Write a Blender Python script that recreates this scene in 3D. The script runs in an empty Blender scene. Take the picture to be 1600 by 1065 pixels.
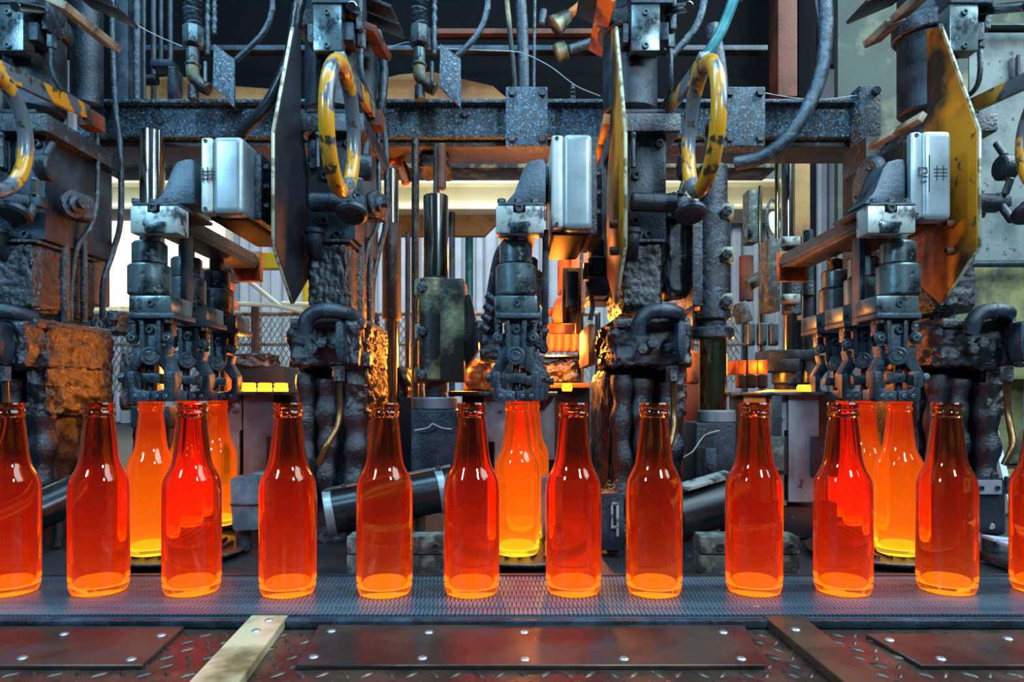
import bpy, bmesh, math, random
from mathutils import Vector, Quaternion, noise
random.seed(7)
C = bpy.context.scene.collection
sc = bpy.context.scene
F, H, CX, CY = 1100.0, 0.25, 800.0, 619.0

# ---------------------------------------------------------------- camera, world, lights, exposure
cam_d = bpy.data.cameras.new('camera'); cam = bpy.data.objects.new('camera', cam_d); C.objects.link(cam)
cam.location = (0, 0, H); cam.rotation_euler = (math.pi / 2, 0, 0)
cam_d.sensor_width = 36; cam_d.lens = 36 * F / 1600; cam_d.shift_y = (CY - 532.5) / 1600
cam_d.clip_start = 0.02; cam_d.clip_end = 60
sc.camera = cam
w = bpy.data.worlds.new('hall_air'); sc.world = w; w.use_nodes = True
bg = w.node_tree.nodes['Background']; bg.inputs[0].default_value = (0.20, 0.42, 0.70, 1); bg.inputs[1].default_value = 0.06
sc.view_settings.view_transform = 'Standard'; sc.view_settings.look = 'None'
sc.view_settings.gamma = 1; sc.view_settings.use_curve_mapping = False; sc.view_settings.exposure = 0.25
sc.cycles.use_denoising = True
sc.cycles.max_bounces = 14; sc.cycles.transmission_bounces = 12; sc.cycles.transparent_max_bounces = 10
sc.cycles.glossy_bounces = 4; sc.cycles.diffuse_bounces = 3

def light(kind, name, loc, energy, color, size=0.3, size_y=None, aim=None, spot=None):
    d = bpy.data.lights.new(name, kind); d.energy = energy; d.color = color
    if kind == 'AREA':
        d.size = size
        if size_y: d.shape = 'RECTANGLE'; d.size_y = size_y
    else: d.shadow_soft_size = size
    o = bpy.data.objects.new(name, d); C.objects.link(o); o.location = loc
    if aim is not None: o.rotation_euler = (Vector(aim) - Vector(loc)).to_track_quat('-Z', 'Y').to_euler()
    return o
COOL, WARM, HOT = (0.36, 0.70, 1.0), (1.0, 0.93, 0.72), (1.0, 0.27, 0.025)
light('AREA', 'hall_light', (1.8, 0.75, 2.3), 115, (0.62, 0.86, 1.0), 2.2, 2.0, aim=(0.0, 0.9, 0.2))
light('AREA', 'hall_light', (-0.9, 0.98, 2.6), 36, COOL, 2.4, 0.2, aim=(-0.9, 0.98, 0))
light('AREA', 'hall_light', (-0.7, 0.55, 2.6), 30, COOL, 2.4, 0.2, aim=(-0.7, 0.62, 0))
light('AREA', 'hall_light', (0.75, -0.15, 1.2), 15, (0.60, 0.83, 1.0), 0.16, 0.22, aim=(0.1, 1.2, 0.45))
light('AREA', 'hall_light', (-1.2, -0.2, 1.3), 19, COOL, 0.16, 0.3, aim=(-0.2, 1.2, 0.5))
light('AREA', 'hall_light', (-0.15, -0.3, 1.9), 9, COOL, 0.2, 0.12, aim=(0, 1.2, 0.5))
# added lamps that brighten the back wall, right screen and mesh
light('AREA', 'hall_light', (-0.5, 3.4, 2.6), 150, (0.93, 0.97, 1.0), 4.0, 0.8, aim=(-0.5, 6.2, 0.9))
light('AREA', 'hall_light', (2.2, 1.3, 1.7), 3.5, (1.0, 0.97, 0.72), 0.9, 0.4, aim=(1.7, 2.4, 0.7))
light('AREA', 'hall_light', (0.3, 3.0, 1.0), 6, (0.9, 0.95, 1.0), 1.5, 0.3, aim=(0.2, 3.6, 0.4))
# glow of the furnace gobs on the blank side, between the sections
for gx, gd, gz, ge in ((-0.42, 1.75, 0.30, 1.6), (-0.12, 1.62, 0.34, 4.6), (0.11, 1.66, 0.38, 7.5), (0.05, 1.62, 0.58, 0.9), (0.56, 1.60, 0.32, 2.0),
                       (-0.60, 1.50, 0.30, 2.0), (-0.28, 1.66, 0.60, 0.7), (-0.55, 1.55, 0.55, 0.4)):
    light('POINT', 'gob_glow', (gx, gd, gz), ge, HOT, 0.03)

# ---------------------------------------------------------------- node materials
def mat(name, base, rough=0.5, metal=0.0, c2=None, mix=(8, 0.45, 0.6), c3=None, mix3=(60, 0.55, 0.62), bump=None, spec=0.5,
        rough2=None, coat=0.0, coord='Object', stretch=None):
    m = bpy.data.materials.new(name); m.use_nodes = True
    nt = m.node_tree; N = nt.nodes; L = nt.links; b = N['Principled BSDF']
    b.inputs['Base Color'].default_value = (*base, 1); b.inputs['Roughness'].default_value = rough
    b.inputs['Metallic'].default_value = metal; b.inputs['Specular IOR Level'].default_value = spec
    b.inputs['Coat Weight'].default_value = coat; b.inputs['Coat Roughness'].default_value = 0.12
    tc = N.new('ShaderNodeTexCoord'); src = tc.outputs[coord]
    if stretch:
        mp = N.new('ShaderNodeMapping'); mp.inputs['Scale'].default_value = stretch; L.new(src, mp.inputs[0]); src = mp.outputs[0]
    def nz(scale, detail=4, r=0.6):
        n = N.new('ShaderNodeTexNoise'); n.inputs['Scale'].default_value = scale; n.inputs['Detail'].default_value = detail
        n.inputs['Roughness'].default_value = r; L.new(src, n.inputs['Vector']); return n.outputs[0]
    def rng(v, lo, hi):
        q = N.new('ShaderNodeMapRange'); q.inputs[1].default_value = lo; q.inputs[2].default_value = hi; L.new(v, q.inputs[0]); return q.outputs[0]
    col = None
    def mx(fac, a, bb):
        q = N.new('ShaderNodeMix'); q.data_type = 'RGBA'; L.new(fac, q.inputs[0])
        if isinstance(a, tuple): q.inputs[6].default_value = (*a, 1)
        else: L.new(a, q.inputs[6])
        q.inputs[7].default_value = (*bb, 1); return q.outputs[2]
    if c2:
        f = rng(nz(mix[0]), mix[1], mix[2]); col = mx(f, base, c2)
        if rough2 is not None:
            q = N.new('ShaderNodeMix'); q.data_type = 'FLOAT'; L.new(f, q.inputs[0]); q.inputs[2].default_value = rough; q.inputs[3].default_value = rough2
            L.new(q.outputs[0], b.inputs['Roughness'])
    if c3:
        col = mx(rng(nz(mix3[0], 3), mix3[1], mix3[2]), col if col is not None else base, c3)
    if col is not None: L.new(col, b.inputs['Base Color'])
    if bump:
        bp = N.new('ShaderNodeBump'); bp.inputs['Strength'].default_value = bump[1]; bp.inputs['Distance'].default_value = bump[2] if len(bump) > 2 else 0.002
        L.new(nz(bump[0], 5, 0.65), bp.inputs['Height']); L.new(bp.outputs[0], b.inputs['Normal'])
    return m
M = {}
M['grime'] = mat('oily_grime', (0.003, 0.007, 0.013), 0.20, 0.0, c2=(0.03, 0.07, 0.11), mix=(80, 0.50, 0.66), bump=(190, 1.0, 0.0024), spec=1.0)
M['crust'] = mat('tar_crust', (0.003, 0.005, 0.009), 0.20, 0.0, c2=(0.014, 0.032, 0.058), mix=(90, 0.52, 0.68), bump=(200, 1.0, 0.0022), spec=1.0)
M['rustcrust'] = mat('rusty_crust', (0.010, 0.007, 0.006), 0.26, 0.0, c2=(0.07, 0.04, 0.02), mix=(80, 0.50, 0.66), bump=(200, 1.0, 0.0022), spec=1.0)
M['beamblue'] = mat('girder_paint_with_glints', (0.006, 0.018, 0.030), 0.22, 0.0, c2=(0.035, 0.12, 0.19), mix=(90, 0.46, 0.66), c3=(0.26, 0.42, 0.50), mix3=(200, 0.57, 0.66), bump=(190, 1.0, 0.003), spec=1.0)  # pale blue speckles are painted glints on the gritty girder paint
M['iron'] = mat('dark_cast_iron', (0.008, 0.015, 0.023), 0.34, 0.15, c2=(0.035, 0.06, 0.085), mix=(20, 0.45, 0.65), bump=(200, 0.9, 0.0016), spec=0.6)
M['holder'] = mat('blue_grey_cast_steel', (0.045, 0.075, 0.10), 0.36, 0.3, c2=(0.010, 0.016, 0.024), mix=(22, 0.48, 0.64), bump=(200, 0.6, 0.0015), spec=0.8)
M['sleeve'] = mat('worn_grey_steel', (0.14, 0.19, 0.20), 0.30, 0.6, c2=(0.012, 0.02, 0.026), mix=(26, 0.47, 0.62), c3=(0.26, 0.28, 0.27), mix3=(60, 0.6, 0.7), bump=(90, 0.2, 0.002))
M['pale'] = mat('scratched_pale_steel', (0.42, 0.46, 0.42), 0.40, 0.45, c2=(0.03, 0.04, 0.05), mix=(45, 0.50, 0.64), bump=(120, 0.15, 0.001))
M['alu'] = mat('satin_aluminium', (0.32, 0.38, 0.39), 0.36, 0.45, c2=(0.20, 0.24, 0.25), mix=(12, 0.45, 0.65), c3=(0.04, 0.05, 0.05), mix3=(70, 0.68, 0.74), bump=(200, 0.08, 0.001))
M['browncast'] = mat('browned_casting', (0.022, 0.014, 0.011), 0.5, 0.1, c2=(0.05, 0.03, 0.02), mix=(14, .45, .65), bump=(140, .3, .002), spec=0.1)
M['alulight'] = mat('pale_aluminium_strip', (0.58, 0.60, 0.55), 0.4, 0.3, c2=(0.40, 0.42, 0.40), mix=(20, 0.5, 0.62))
M['chrome'] = mat('polished_steel', (0.42, 0.45, 0.42), 0.16, 1.0, c2=(0.16, 0.17, 0.14), mix=(10, 0.45, 0.7), stretch=(1, 1, .15))
M['brass'] = mat('oil_stained_steel', (0.42, 0.38, 0.20), 0.18, 1.0, c2=(0.14, 0.13, 0.06), mix=(10, 0.42, 0.62))
M['olive'] = mat('olive_stained_casting', (0.022, 0.024, 0.020), 0.4, 0.2, c2=(0.32, 0.30, 0.16), mix=(14, 0.46, 0.66), bump=(120, 0.4, 0.003))
M['yellow'] = mat('chipped_yellow_paint', (0.58, 0.25, 0.01), 0.30, 0.0, c2=(0.09, 0.11, 0.13), mix=(11, 0.49, 0.52), c3=(0.05, 0.03, 0.015), mix3=(45, 0.56, 0.64), bump=(30, 0.25, 0.002), coat=0.3)
M['yellow2'] = mat('scorched_yellow_paint', (0.60, 0.20, 0.006), 0.42, 0.0, c2=(0.03, 0.018, 0.010), mix=(7, 0.42, 0.62), c3=(0.10, 0.05, 0.012), mix3=(35, 0.60, 0.68), bump=(60, 0.25, 0.002))
M['edge'] = mat('bare_worn_edge', (0.50, 0.46, 0.30), 0.45, 0.2, c2=(0.16, 0.12, 0.05), mix=(40, 0.5, 0.6))
M['black'] = mat('sooty_black_plate', (0.014, 0.016, 0.022), 0.40, 0.1, c2=(0.05, 0.06, 0.08), mix=(150, 0.64, 0.70), bump=(80, 0.2, 0.002))
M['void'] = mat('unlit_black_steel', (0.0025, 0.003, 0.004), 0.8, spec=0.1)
M['hose'] = mat('black_rubber_hose', (0.012, 0.016, 0.02), 0.22, 0.0, bump=(130, 0.6, 0.002), spec=0.9)
M['ductblack'] = mat('smooth_black_steel', (0.006, 0.008, 0.010), 0.28, 0.2, c2=(0.02,.024,.028), mix=(20,.5,.7))
M['bluehose'] = mat('wet_blue_black_hose', (0.02, 0.04, 0.055), 0.2, 0.2, c2=(0.06, 0.10, 0.13), mix=(60, .5, .6), bump=(160, 0.8, 0.003), spec=1.0)
M['teal'] = mat('teal_painted_pipe', (0.02, 0.20, 0.22), 0.3, 0.0, c2=(0.10, 0.36, 0.38), mix=(30, .45, .7), bump=(90, .3, .002))
M['mold'] = mat('purple_grey_mould_iron', (0.17, 0.175, 0.20), 0.55, 0.2, c2=(0.30, 0.31, 0.32), mix=(9, 0.4, 0.65), c3=(0.05, 0.045, 0.05), mix3=(30, .64, .7))
M['moldbrown'] = mat('heat_browned_mould_iron', (0.12, 0.055, 0.03), 0.5, 0.4, c2=(0.08, 0.06, 0.06), mix=(12, 0.4, 0.65))
M['castgreen'] = mat('grey_green_cast_block', (0.07, 0.09, 0.08), 0.5, 0.3, c2=(0.20, 0.24, 0.21), mix=(60, 0.46, 0.64), c3=(0.02, .025, .02), mix3=(20, .58, .66), bump=(120, 0.4, 0.002))
M['copper'] = mat('browned_copper_tube', (0.22, 0.11, 0.04), 0.30, 0.8, c2=(0.08, 0.05, 0.03), mix=(20, .45, .6))
M['belt'] = mat('worn_belt_steel', (0.05, 0.085, 0.115), 0.36, 0.4, c2=(0.14, 0.19, 0.22), mix=(14, 0.45, 0.65), bump=(60, 0.3, 0.001), stretch=(.12, 1, 1))
M['deck'] = mat('brown_oily_plate', (0.035, 0.022, 0.018), 0.30, 0.5, c2=(0.075, 0.045, 0.032), mix=(9, 0.42, 0.62), c3=(0.03, .045, .055), mix3=(22, .56, .7), bump=(60, 0.3, 0.001), rough2=0.4)
M['tread'] = mat('tread_plate_steel', (0.045, 0.032, 0.026), 0.30, 0.6, c2=(0.10, 0.065, 0.045), mix=(18, 0.45, 0.6), bump=(90, 0.4, 0.001))
M['strip'] = mat('reflection_toned_strip', (0.75, 0.68, 0.40), 0.32, 0.5, c2=(0.20, 0.16, 0.07), mix=(10, 0.45, 0.65), bump=(60, .2, .001))  # bright yellow-silver base colour carries the strip's reflection
M['brownstrip'] = mat('brown_deck_strip', (0.085, 0.05, 0.028), 0.34, 0.4, c2=(0.05, 0.03, 0.02), mix=(16, .45, .6), bump=(70, .2, .001))
M['rivet'] = mat('bright_rivet', (0.35, 0.40, 0.44), 0.35, 0.8)
M['corrug'] = mat('blue_grey_sheet', (0.36, 0.44, 0.52), 0.55, 0.1, c2=(0.28, 0.35, 0.42), mix=(3, 0.4, 0.6))
M['cream'] = mat('cream_girder_paint', (0.90, 0.88, 0.66), 0.5, 0.0, c2=(0.80, 0.76, 0.50), mix=(4, .45, .65))
M['creamplate'] = mat('dirty_cream_plate', (0.34, 0.27, 0.18), 0.5, 0.1, c2=(0.12, 0.075, 0.045), mix=(18, 0.48, 0.64), bump=(100, .2, .001))
M['concrete'] = mat('mottled_screen_steel', (0.065, 0.085, 0.065), 0.7, 0.0, c2=(0.055, 0.065, 0.055), mix=(5, 0.45, 0.62), c3=(0.20, 0.22, 0.12), mix3=(7, 0.54, 0.72), bump=(60, 0.3, 0.003))
M['concrete2'] = mat('speckled_grey_screen', (0.20, 0.24, 0.23), 0.7, 0.0, c2=(0.09, 0.12, 0.125), mix=(6, 0.45, 0.62), c3=(0.05, .06, .06), mix3=(45, 0.64, 0.70), bump=(60, 0.3, 0.003))
M['olivewall'] = mat('yellow_stained_screen', (0.24, 0.24, 0.09), 0.7, 0.0, c2=(0.04, 0.05, 0.04), mix=(6, 0.44, 0.60), c3=(0.12, .13, .08), mix3=(30, 0.60, 0.70), bump=(60, 0.3, 0.003))
M['blue'] = mat('blue_painted_frame', (0.02, 0.17, 0.42), 0.4)
M['bluelight'] = mat('light_grey_painted_bar', (0.42, 0.52, 0.58), 0.5)
M['guardyellow'] = mat('bright_yellow_rail', (0.95, 0.72, 0.01), 0.4)
M['ochre'] = mat('rust_ochre_and_lit_patch', (0.34, 0.17, 0.045), 0.6, 0.1, c2=(0.16, 0.07, 0.02), mix=(6, 0.45, 0.65), bump=(60, .4, .003))
M['rust'] = mat('red_rust_and_slit_glow', (0.16, 0.05, 0.025), 0.6, 0.1, c2=(0.06, 0.02, 0.012), mix=(8, 0.45, 0.65), bump=(80, .5, .003))
M['mesh'] = mat('galvanised_mesh', (0.40, 0.40, 0.32), 0.4, 0.6)
M['floorgrey'] = mat('hall_floor_grey', (0.018, 0.018, 0.02), 0.5, 0.0, c2=(0.008, 0.008, 0.010), mix=(3, .4, .6))
M['ceil'] = mat('dark_roof_steel', (0.01, 0.01, 0.012), 0.8, spec=0.1)
M['fog'] = mat('frosted_grey_plastic', (0.08, 0.11, 0.13), 0.25, 0.1, c2=(0.18, 0.24, 0.28), mix=(14, .45, .65), coat=0.3)
M['tape'] = mat('white_string', (0.5, 0.52, 0.5), 0.6)
M['chalk'] = mat('black_marker', (0.02, 0.022, 0.025), 0.7)
M['orangepart'] = mat('orange_stain_and_glow', (0.55, 0.16, 0.03), 0.45, 0.1, c2=(0.10, 0.03, 0.012), mix=(14, .48, .62), bump=(80, .4, .002))  # valve's own orange; on orange-lit parts the glow is in this colour

def emit(name, col, s):
    m = bpy.data.materials.new(name); m.use_nodes = True; b = m.node_tree.nodes['Principled BSDF']
    b.inputs['Base Color'].default_value = (*[c * .5 for c in col], 1); b.inputs['Emission Color'].default_value = (*col, 1)
    b.inputs['Emission Strength'].default_value = s; b.inputs['Roughness'].default_value = 0.3; return m
M['hotring'] = emit('glowing_glass_rim', (1.0, 0.36, 0.02), 2.6)
M['hotmetal'] = emit('glowing_glass_base', (1.0, 0.22, 0.01), 1.6)
M['glow_panel'] = emit('overexposed_wall_glow', (1.0, 0.97, 0.72), 1.5)  # emission stands in for overexposed parts of the back wall

def glass(name, tint, stops, scale):
    """hot glass: refractive amber wall that glows by its temperature, hottest in the thick base"""
    m = bpy.data.materials.new(name); m.use_nodes = True; nt = m.node_tree; N = nt.nodes; L = nt.links; b = N['Principled BSDF']
    b.inputs['Base Color'].default_value = (*tint, 1); b.inputs['Roughness'].default_value = 0.03
    b.inputs['Transmission Weight'].default_value = 1.0; b.inputs['IOR'].default_value = 1.45
    tc = N.new('ShaderNodeTexCoord'); sp = N.new('ShaderNodeSeparateXYZ'); L.new(tc.outputs['Object'], sp.inputs[0])
    nn = N.new('ShaderNodeTexNoise'); nn.inputs['Scale'].default_value = 18; L.new(tc.outputs['Object'], nn.inputs['Vector'])
    ma = N.new('ShaderNodeMath'); ma.operation = 'MULTIPLY_ADD'; L.new(nn.outputs[0], ma.inputs[0]); ma.inputs[1].default_value = 0.012; L.new(sp.outputs[2], ma.inputs[2])
    mr = N.new('ShaderNodeMapRange'); mr.inputs[1].default_value = 0.006; mr.inputs[2].default_value = 0.241; L.new(ma.outputs[0], mr.inputs[0])
    cr = N.new('ShaderNodeValToRGB'); L.new(mr.outputs[0], cr.inputs[0])
    el = cr.color_ramp.elements
    while len(el) > 1: el.remove(el[-1])
    el[0].position = stops[0][0]; el[0].color = (*stops[0][1], 1)
    for p, c in stops[1:]:
        e = el.new(p); e.color = (*c, 1)
    L.new(cr.outputs[0], b.inputs['Emission Color']); b.inputs['Emission Strength'].default_value = scale
    return m
M['hothang'] = glass('glowing_orange_glass', (1.0, 0.42, 0.06),
    [(0.0, (1.0, 0.80, 0.10)), (0.03, (1.0, 0.60, 0.05)), (0.07, (1.0, 0.34, 0.02)), (0.16, (0.85, 0.20, 0.006)), (0.5, (0.66, 0.13, 0.004)), (0.68, (0.5, 0.07, 0.003)), (0.82, (0.34, 0.025, 0.002)), (1.0, (0.42, 0.03, 0.002))], 0.24)
beltstops = [(0.0, (2.0, 0.40, 0.01)), (0.025, (1.4, 0.20, 0.005)), (0.045, (0.62, 0.05, 0.002)), (0.3, (0.45, 0.018, 0.002)), (0.5, (0.32, 0.012, 0.002)), (0.62, (0.20, 0.010, 0.002)), (0.72, (0.03, 0.005, 0.001)), (1.0, (0.01, 0.003, 0.001))]
M['basered'] = emit('orange_hot_glass_base', (1.0, 0.34, 0.008), 1.0)
M['baseyellow'] = emit('yellow_hot_glass_base', (1.0, 0.62, 0.03), 1.1)
M['hotbelt'] = glass('glowing_red_glass', (0.95, 0.30, 0.08), beltstops, 0.18)
M['hotbelt2'] = glass('cooling_amber_glass', (0.90, 0.42, 0.12), beltstops, 0.13)

# ---------------------------------------------------------------- mesh helpers
WL = {}
def link(o, par, loc):
    C.objects.link(o)
    if par is not None:
        o.parent = par; pl = WL[par.name]
        o.location = Vector(loc) - pl
    else: o.location = loc
    WL[o.name] = Vector(loc)
    return o
def thing(name, label, cat, loc=(0, 0, 0), group=None):
    o = bpy.data.objects.new(name, None); o.empty_display_size = 0.03
    link(o, None, loc); o['label'] = label; o['category'] = cat
    if group: o['group'] = group
    return o
def tag(o, label, cat, group=None):
    o['label'] = label; o['category'] = cat
    if group: o['group'] = group
    return o
def struct(o): o['kind'] = 'structure'; return o
def stuff(o): o['kind'] = 'stuff'; return o
_cache = {}
def fin(bm, name, smooth=True, ang=0.6):
    me = bpy.data.meshes.new(name); bmesh.ops.recalc_face_normals(bm, faces=bm.faces); bm.to_mesh(me); bm.free()
    if smooth:
        me.shade_smooth()
        try: me.set_sharp_from_angle(angle=ang)
        except Exception: pass
    return me
def use(key, name, m, fn):
    k = (key, m)
    if k not in _cache:
        me = fn(); me.materials.append(M[m]); me.name = name; _cache[k] = me
    return _cache[k]
def R5(v): return round(v, 5)
def box_me(sx, sy, sz, bev=0.0015, seg=2):
    bm = bmesh.new(); bmesh.ops.create_cube(bm, size=1)
    for v in bm.verts: v.co = Vector((v.co.x * sx, v.co.y * sy, v.co.z * sz))
    bev = min(bev, 0.45 * min(sx, sy, sz))
    if bev > 0: bmesh.ops.bevel(bm, geom=bm.edges[:], offset=bev, segments=seg, profile=0.6, affect='EDGES')
    return fin(bm, 'box')
def box(par, name, c, s, m, bev=0.0015, rot=None, seg=2):
    s = tuple(R5(abs(v)) for v in s)
    o = bpy.data.objects.new(name, use(('box', s, R5(bev), seg), name, m, lambda: box_me(*s, bev, seg)))
    link(o, par, c)
    if rot is not None: o.rotation_euler = rot
    return o
def X(px, D): return (px - CX) / F * D
def Z(py, D): return H + (CY - py) / F * D
def P(px, py, D): return Vector((X(px, D), D, Z(py, D)))
def pbox(par, name, x0, y0, x1, y1, D0, D1, m, bev=0.002, rot=None, seg=2):
    return box(par, name, ((X(x0, D0) + X(x1, D0)) / 2, (D0 + D1) / 2, (Z(y0, D0) + Z(y1, D0)) / 2),
               (X(x1, D0) - X(x0, D0), D1 - D0, Z(y0, D0) - Z(y1, D0)), m, bev, rot, seg)
def lathe_me(prof, segs=24, close=False):
    bm = bmesh.new(); rings = []
    for r, z in prof:
        if r < 1e-6: rings.append([bm.verts.new((0, 0, z))])
        else: rings.append([bm.verts.new((r * math.cos(2 * math.pi * i / segs), r * math.sin(2 * math.pi * i / segs), z)) for i in range(segs)])
    pairs = list(zip(rings, rings[1:])) + ([(rings[-1], rings[0])] if close else [])
    for a, b in pairs:
        for i in range(segs):
            j = (i + 1) % segs
            if len(a) == 1 and len(b) == 1: continue
            if len(a) == 1: bm.faces.new((a[0], b[i], b[j]))
            elif len(b) == 1: bm.faces.new((a[i], a[j], b[0]))
            else: bm.faces.new((a[i], a[j], b[j], b[i]))
    return fin(bm, 'lathe', True, 0.9 if close else 0.5)
def quat(axis):
    a = Vector(axis).normalized()
    return Vector((0, 0, 1)).rotation_difference(a)
def lathe(par, name, base, prof, m, axis=(0, 0, 1), segs=24):
    pr = tuple((R5(r), R5(z)) for r, z in prof)
    o = bpy.data.objects.new(name, use(('lathe', pr, segs), name, m, lambda: lathe_me(pr, segs)))
    link(o, par, base)
    if tuple(axis) != (0, 0, 1): o.rotation_mode = 'QUATERNION'; o.rotation_quaternion = quat(axis)
    return o
def cyl(par, name, p0, p1, r, m, bev=0.0012, segs=24, r2=None):
    p0, p1 = Vector(p0), Vector(p1); Ln = (p1 - p0).length; r2 = r if r2 is None else r2
    b = min(bev, r * .4, Ln * .3, r2 * .4)
    return lathe(par, name, p0, ((0, 0), (r - b, 0), (r, b), (r2, Ln - b), (r2 - b, Ln), (0, Ln)), m, tuple((p1 - p0) / Ln), segs)
def pcylv(par, name, xc, wpx, y0, y1, D, m, bev=0.0015, segs=28):
    """vertical cylinder, axis at depth D, silhouette width wpx"""
    return cyl(par, name, P(xc, y1, D), P(xc, y0, D), wpx / 2 / F * D, m, bev, segs)
def bolt(par, name, c, axis, r=0.006, h=0.005, m='iron'):
    """socket-head screw: hexagonal recess sunk in a round head"""
    return lathe(par, name, c, ((0, -0.001), (r, -0.001), (r, h * .8), (r * .88, h), (r * .5, h), (r * .46, h * .35), (0, h * .35)), m, axis, 12)
def hexbolt(par, name, c, axis, r=0.006, h=0.005, m='iron'):
    return lathe(par, name, c, ((0, -0.001), (r, -0.001), (r, h * .85), (r * .85, h), (0, h)), m, axis, 6)
def prism_me(poly, depth, bev):
    bm = bmesh.new(); vs = [bm.verts.new((a, 0, b)) for a, b in poly]
    f = bm.faces.new(vs); r = bmesh.ops.extrude_face_region(bm, geom=[f])
    for v in r['geom']:
        if isinstance(v, bmesh.types.BMVert): v.co.y += depth
    if bev > 0: bmesh.ops.bevel(bm, geom=bm.edges[:], offset=bev, segments=2, profile=0.6, affect='EDGES', clamp_overlap=True)
    return fin(bm, 'prism', True, 0.35)
def prism(par, name, org, poly, depth, m, bev=0.0012, rotz=0.0):
    """polygon in X-Z (metres, relative to org) extruded depth along +Y"""
    poly = tuple((R5(a), R5(b)) for a, b in poly)
    o = bpy.data.objects.new(name, use(('prism', poly, R5(depth), bev), name, m, lambda: prism_me(poly, depth, bev)))
    link(o, par, org); o.rotation_euler = (0, 0, rotz); return o
def pprism(par, name, pts, D0, D1, m, bev=0.0012):
    org = P(pts[0][0], pts[0][1], D0)
    return prism(par, name, org, [(X(a, D0) - org.x, Z(b, D0) - org.z) for a, b in pts], D1 - D0, m, bev)
def smooth_path(pts, n=6):
    pts = [Vector(p) for p in pts]
    if len(pts) < 3: return pts
    out = []; q = [2 * pts[0] - pts[1]] + pts + [2 * pts[-1] - pts[-2]]
    for i in range(1, len(q) - 2):
        for k in range(n):
            t = k / n; a, b, c, d = q[i - 1], q[i], q[i + 1], q[i + 2]
            out.append(0.5 * ((2 * b) + (c - a) * t + (2 * a - 5 * b + 4 * c - d) * t * t + (3 * b - a - 3 * c + d) * t ** 3))
    out.append(pts[-1]); return out
def tube_me(pts, r, segs=10, closed=False, sq=None):
    bm = bmesh.new(); rings = []; n = len(pts); nrm = None
    for i, p in enumerate(pts):
        t = ((pts[(i + 1) % n] - pts[i - 1]) if closed else (pts[min(i + 1, n - 1)] - pts[max(i - 1, 0)])).normalized()
        if nrm is None: nrm = t.orthogonal().normalized()
        nrm = (nrm - t * nrm.dot(t)).normalized(); bn = t.cross(nrm)
        rr = r(i / (n - 1)) if callable(r) else r
        rings.append([bm.verts.new(p + (nrm * math.cos(a) + bn * math.sin(a)) * rr) for a in [2 * math.pi * k / segs for k in range(segs)]])
    pairs = list(zip(rings, rings[1:])) + ([(rings[-1], rings[0])] if closed else [])
    for a, b in pairs:
        for k in range(segs): bm.faces.new((a[k], a[(k + 1) % segs], b[(k + 1) % segs], b[k]))
    if not closed: bm.faces.new(rings[0]); bm.faces.new(rings[-1][::-1])
    return fin(bm, 'tube', True, 1.0)
def tube(par, name, pts, r, m, segs=10, smooth=True, n=6, closed=False):
    pts = [Vector(p) for p in pts]; o0 = pts[0].copy()
    loc = smooth_path([p - o0 for p in pts], n) if smooth else [p - o0 for p in pts]
    me = tube_me(loc, r, segs, closed); me.name = name; me.materials.append(M[m])
    return link(bpy.data.objects.new(name, me), par, o0)
def ptube(par, name, pts, wpx, m, **k):
    """points (x, y, D) in photo pixels at depth D; width in px at the first point"""
    return tube(par, name, [P(*p) for p in pts], wpx / 2 / F * pts[0][2], m, **k)
def lump_me(sx, sy, sz, res, amp, fr, seed, taper):
    bm = bmesh.new(); bmesh.ops.create_cube(bm, size=1)
    bmesh.ops.bevel(bm, geom=bm.edges[:], offset=0.08, segments=1, affect='EDGES')
    bmesh.ops.subdivide_edges(bm, edges=bm.edges[:], cuts=int(res * 2.3), use_grid_fill=True)
    for v in bm.verts:
        k = 1 - taper * (0.5 - v.co.z)
        v.co = Vector((v.co.x * sx * k, v.co.y * sy * k, v.co.z * sz))
    bm.normal_update(); mv = {}
    for v in bm.verts:
        p = v.co * fr + Vector((seed * 3.7, seed * 1.3, 0))
        mv[v] = v.normal * amp * (noise.noise(p) + 0.5 * noise.noise(p * 2.3)) + v.normal * (.0022 * noise.noise(v.co * 160) - .0016 * abs(noise.noise(v.co * 90 + Vector((9, seed, 0)))))
    for v, d in mv.items(): v.co += d
    return fin(bm, 'lump', True, 3.2)
def lump(par, name, x0, y0, x1, y1, D0, D1, m, amp=0.006, fr=38, seed=1, taper=0.0, res=7):
    s = (R5(X(x1, D0) - X(x0, D0)), R5(D1 - D0), R5(Z(y0, D0) - Z(y1, D0)))
    o = bpy.data.objects.new(name, use(('lump', s, res, amp, fr, seed, taper), name, m, lambda: lump_me(*s, res, amp, fr, seed, taper)))
    return link(o, par, ((X(x0, D0) + X(x1, D0)) / 2, (D0 + D1) / 2, (Z(y0, D0) + Z(y1, D0)) / 2))
def copy_tree(o, delta, par=None, label=None):
    c = o.copy(); C.objects.link(c)
    if par is None: c.location = o.location + Vector(delta)
    else: c.parent = par
    if label: c['label'] = label
    WL[c.name] = (WL[o.name] + Vector(delta)) if par is None else WL[o.name] + Vector(delta)
    for ch in o.children: copy_tree(ch, delta, c)
    return c

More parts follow.
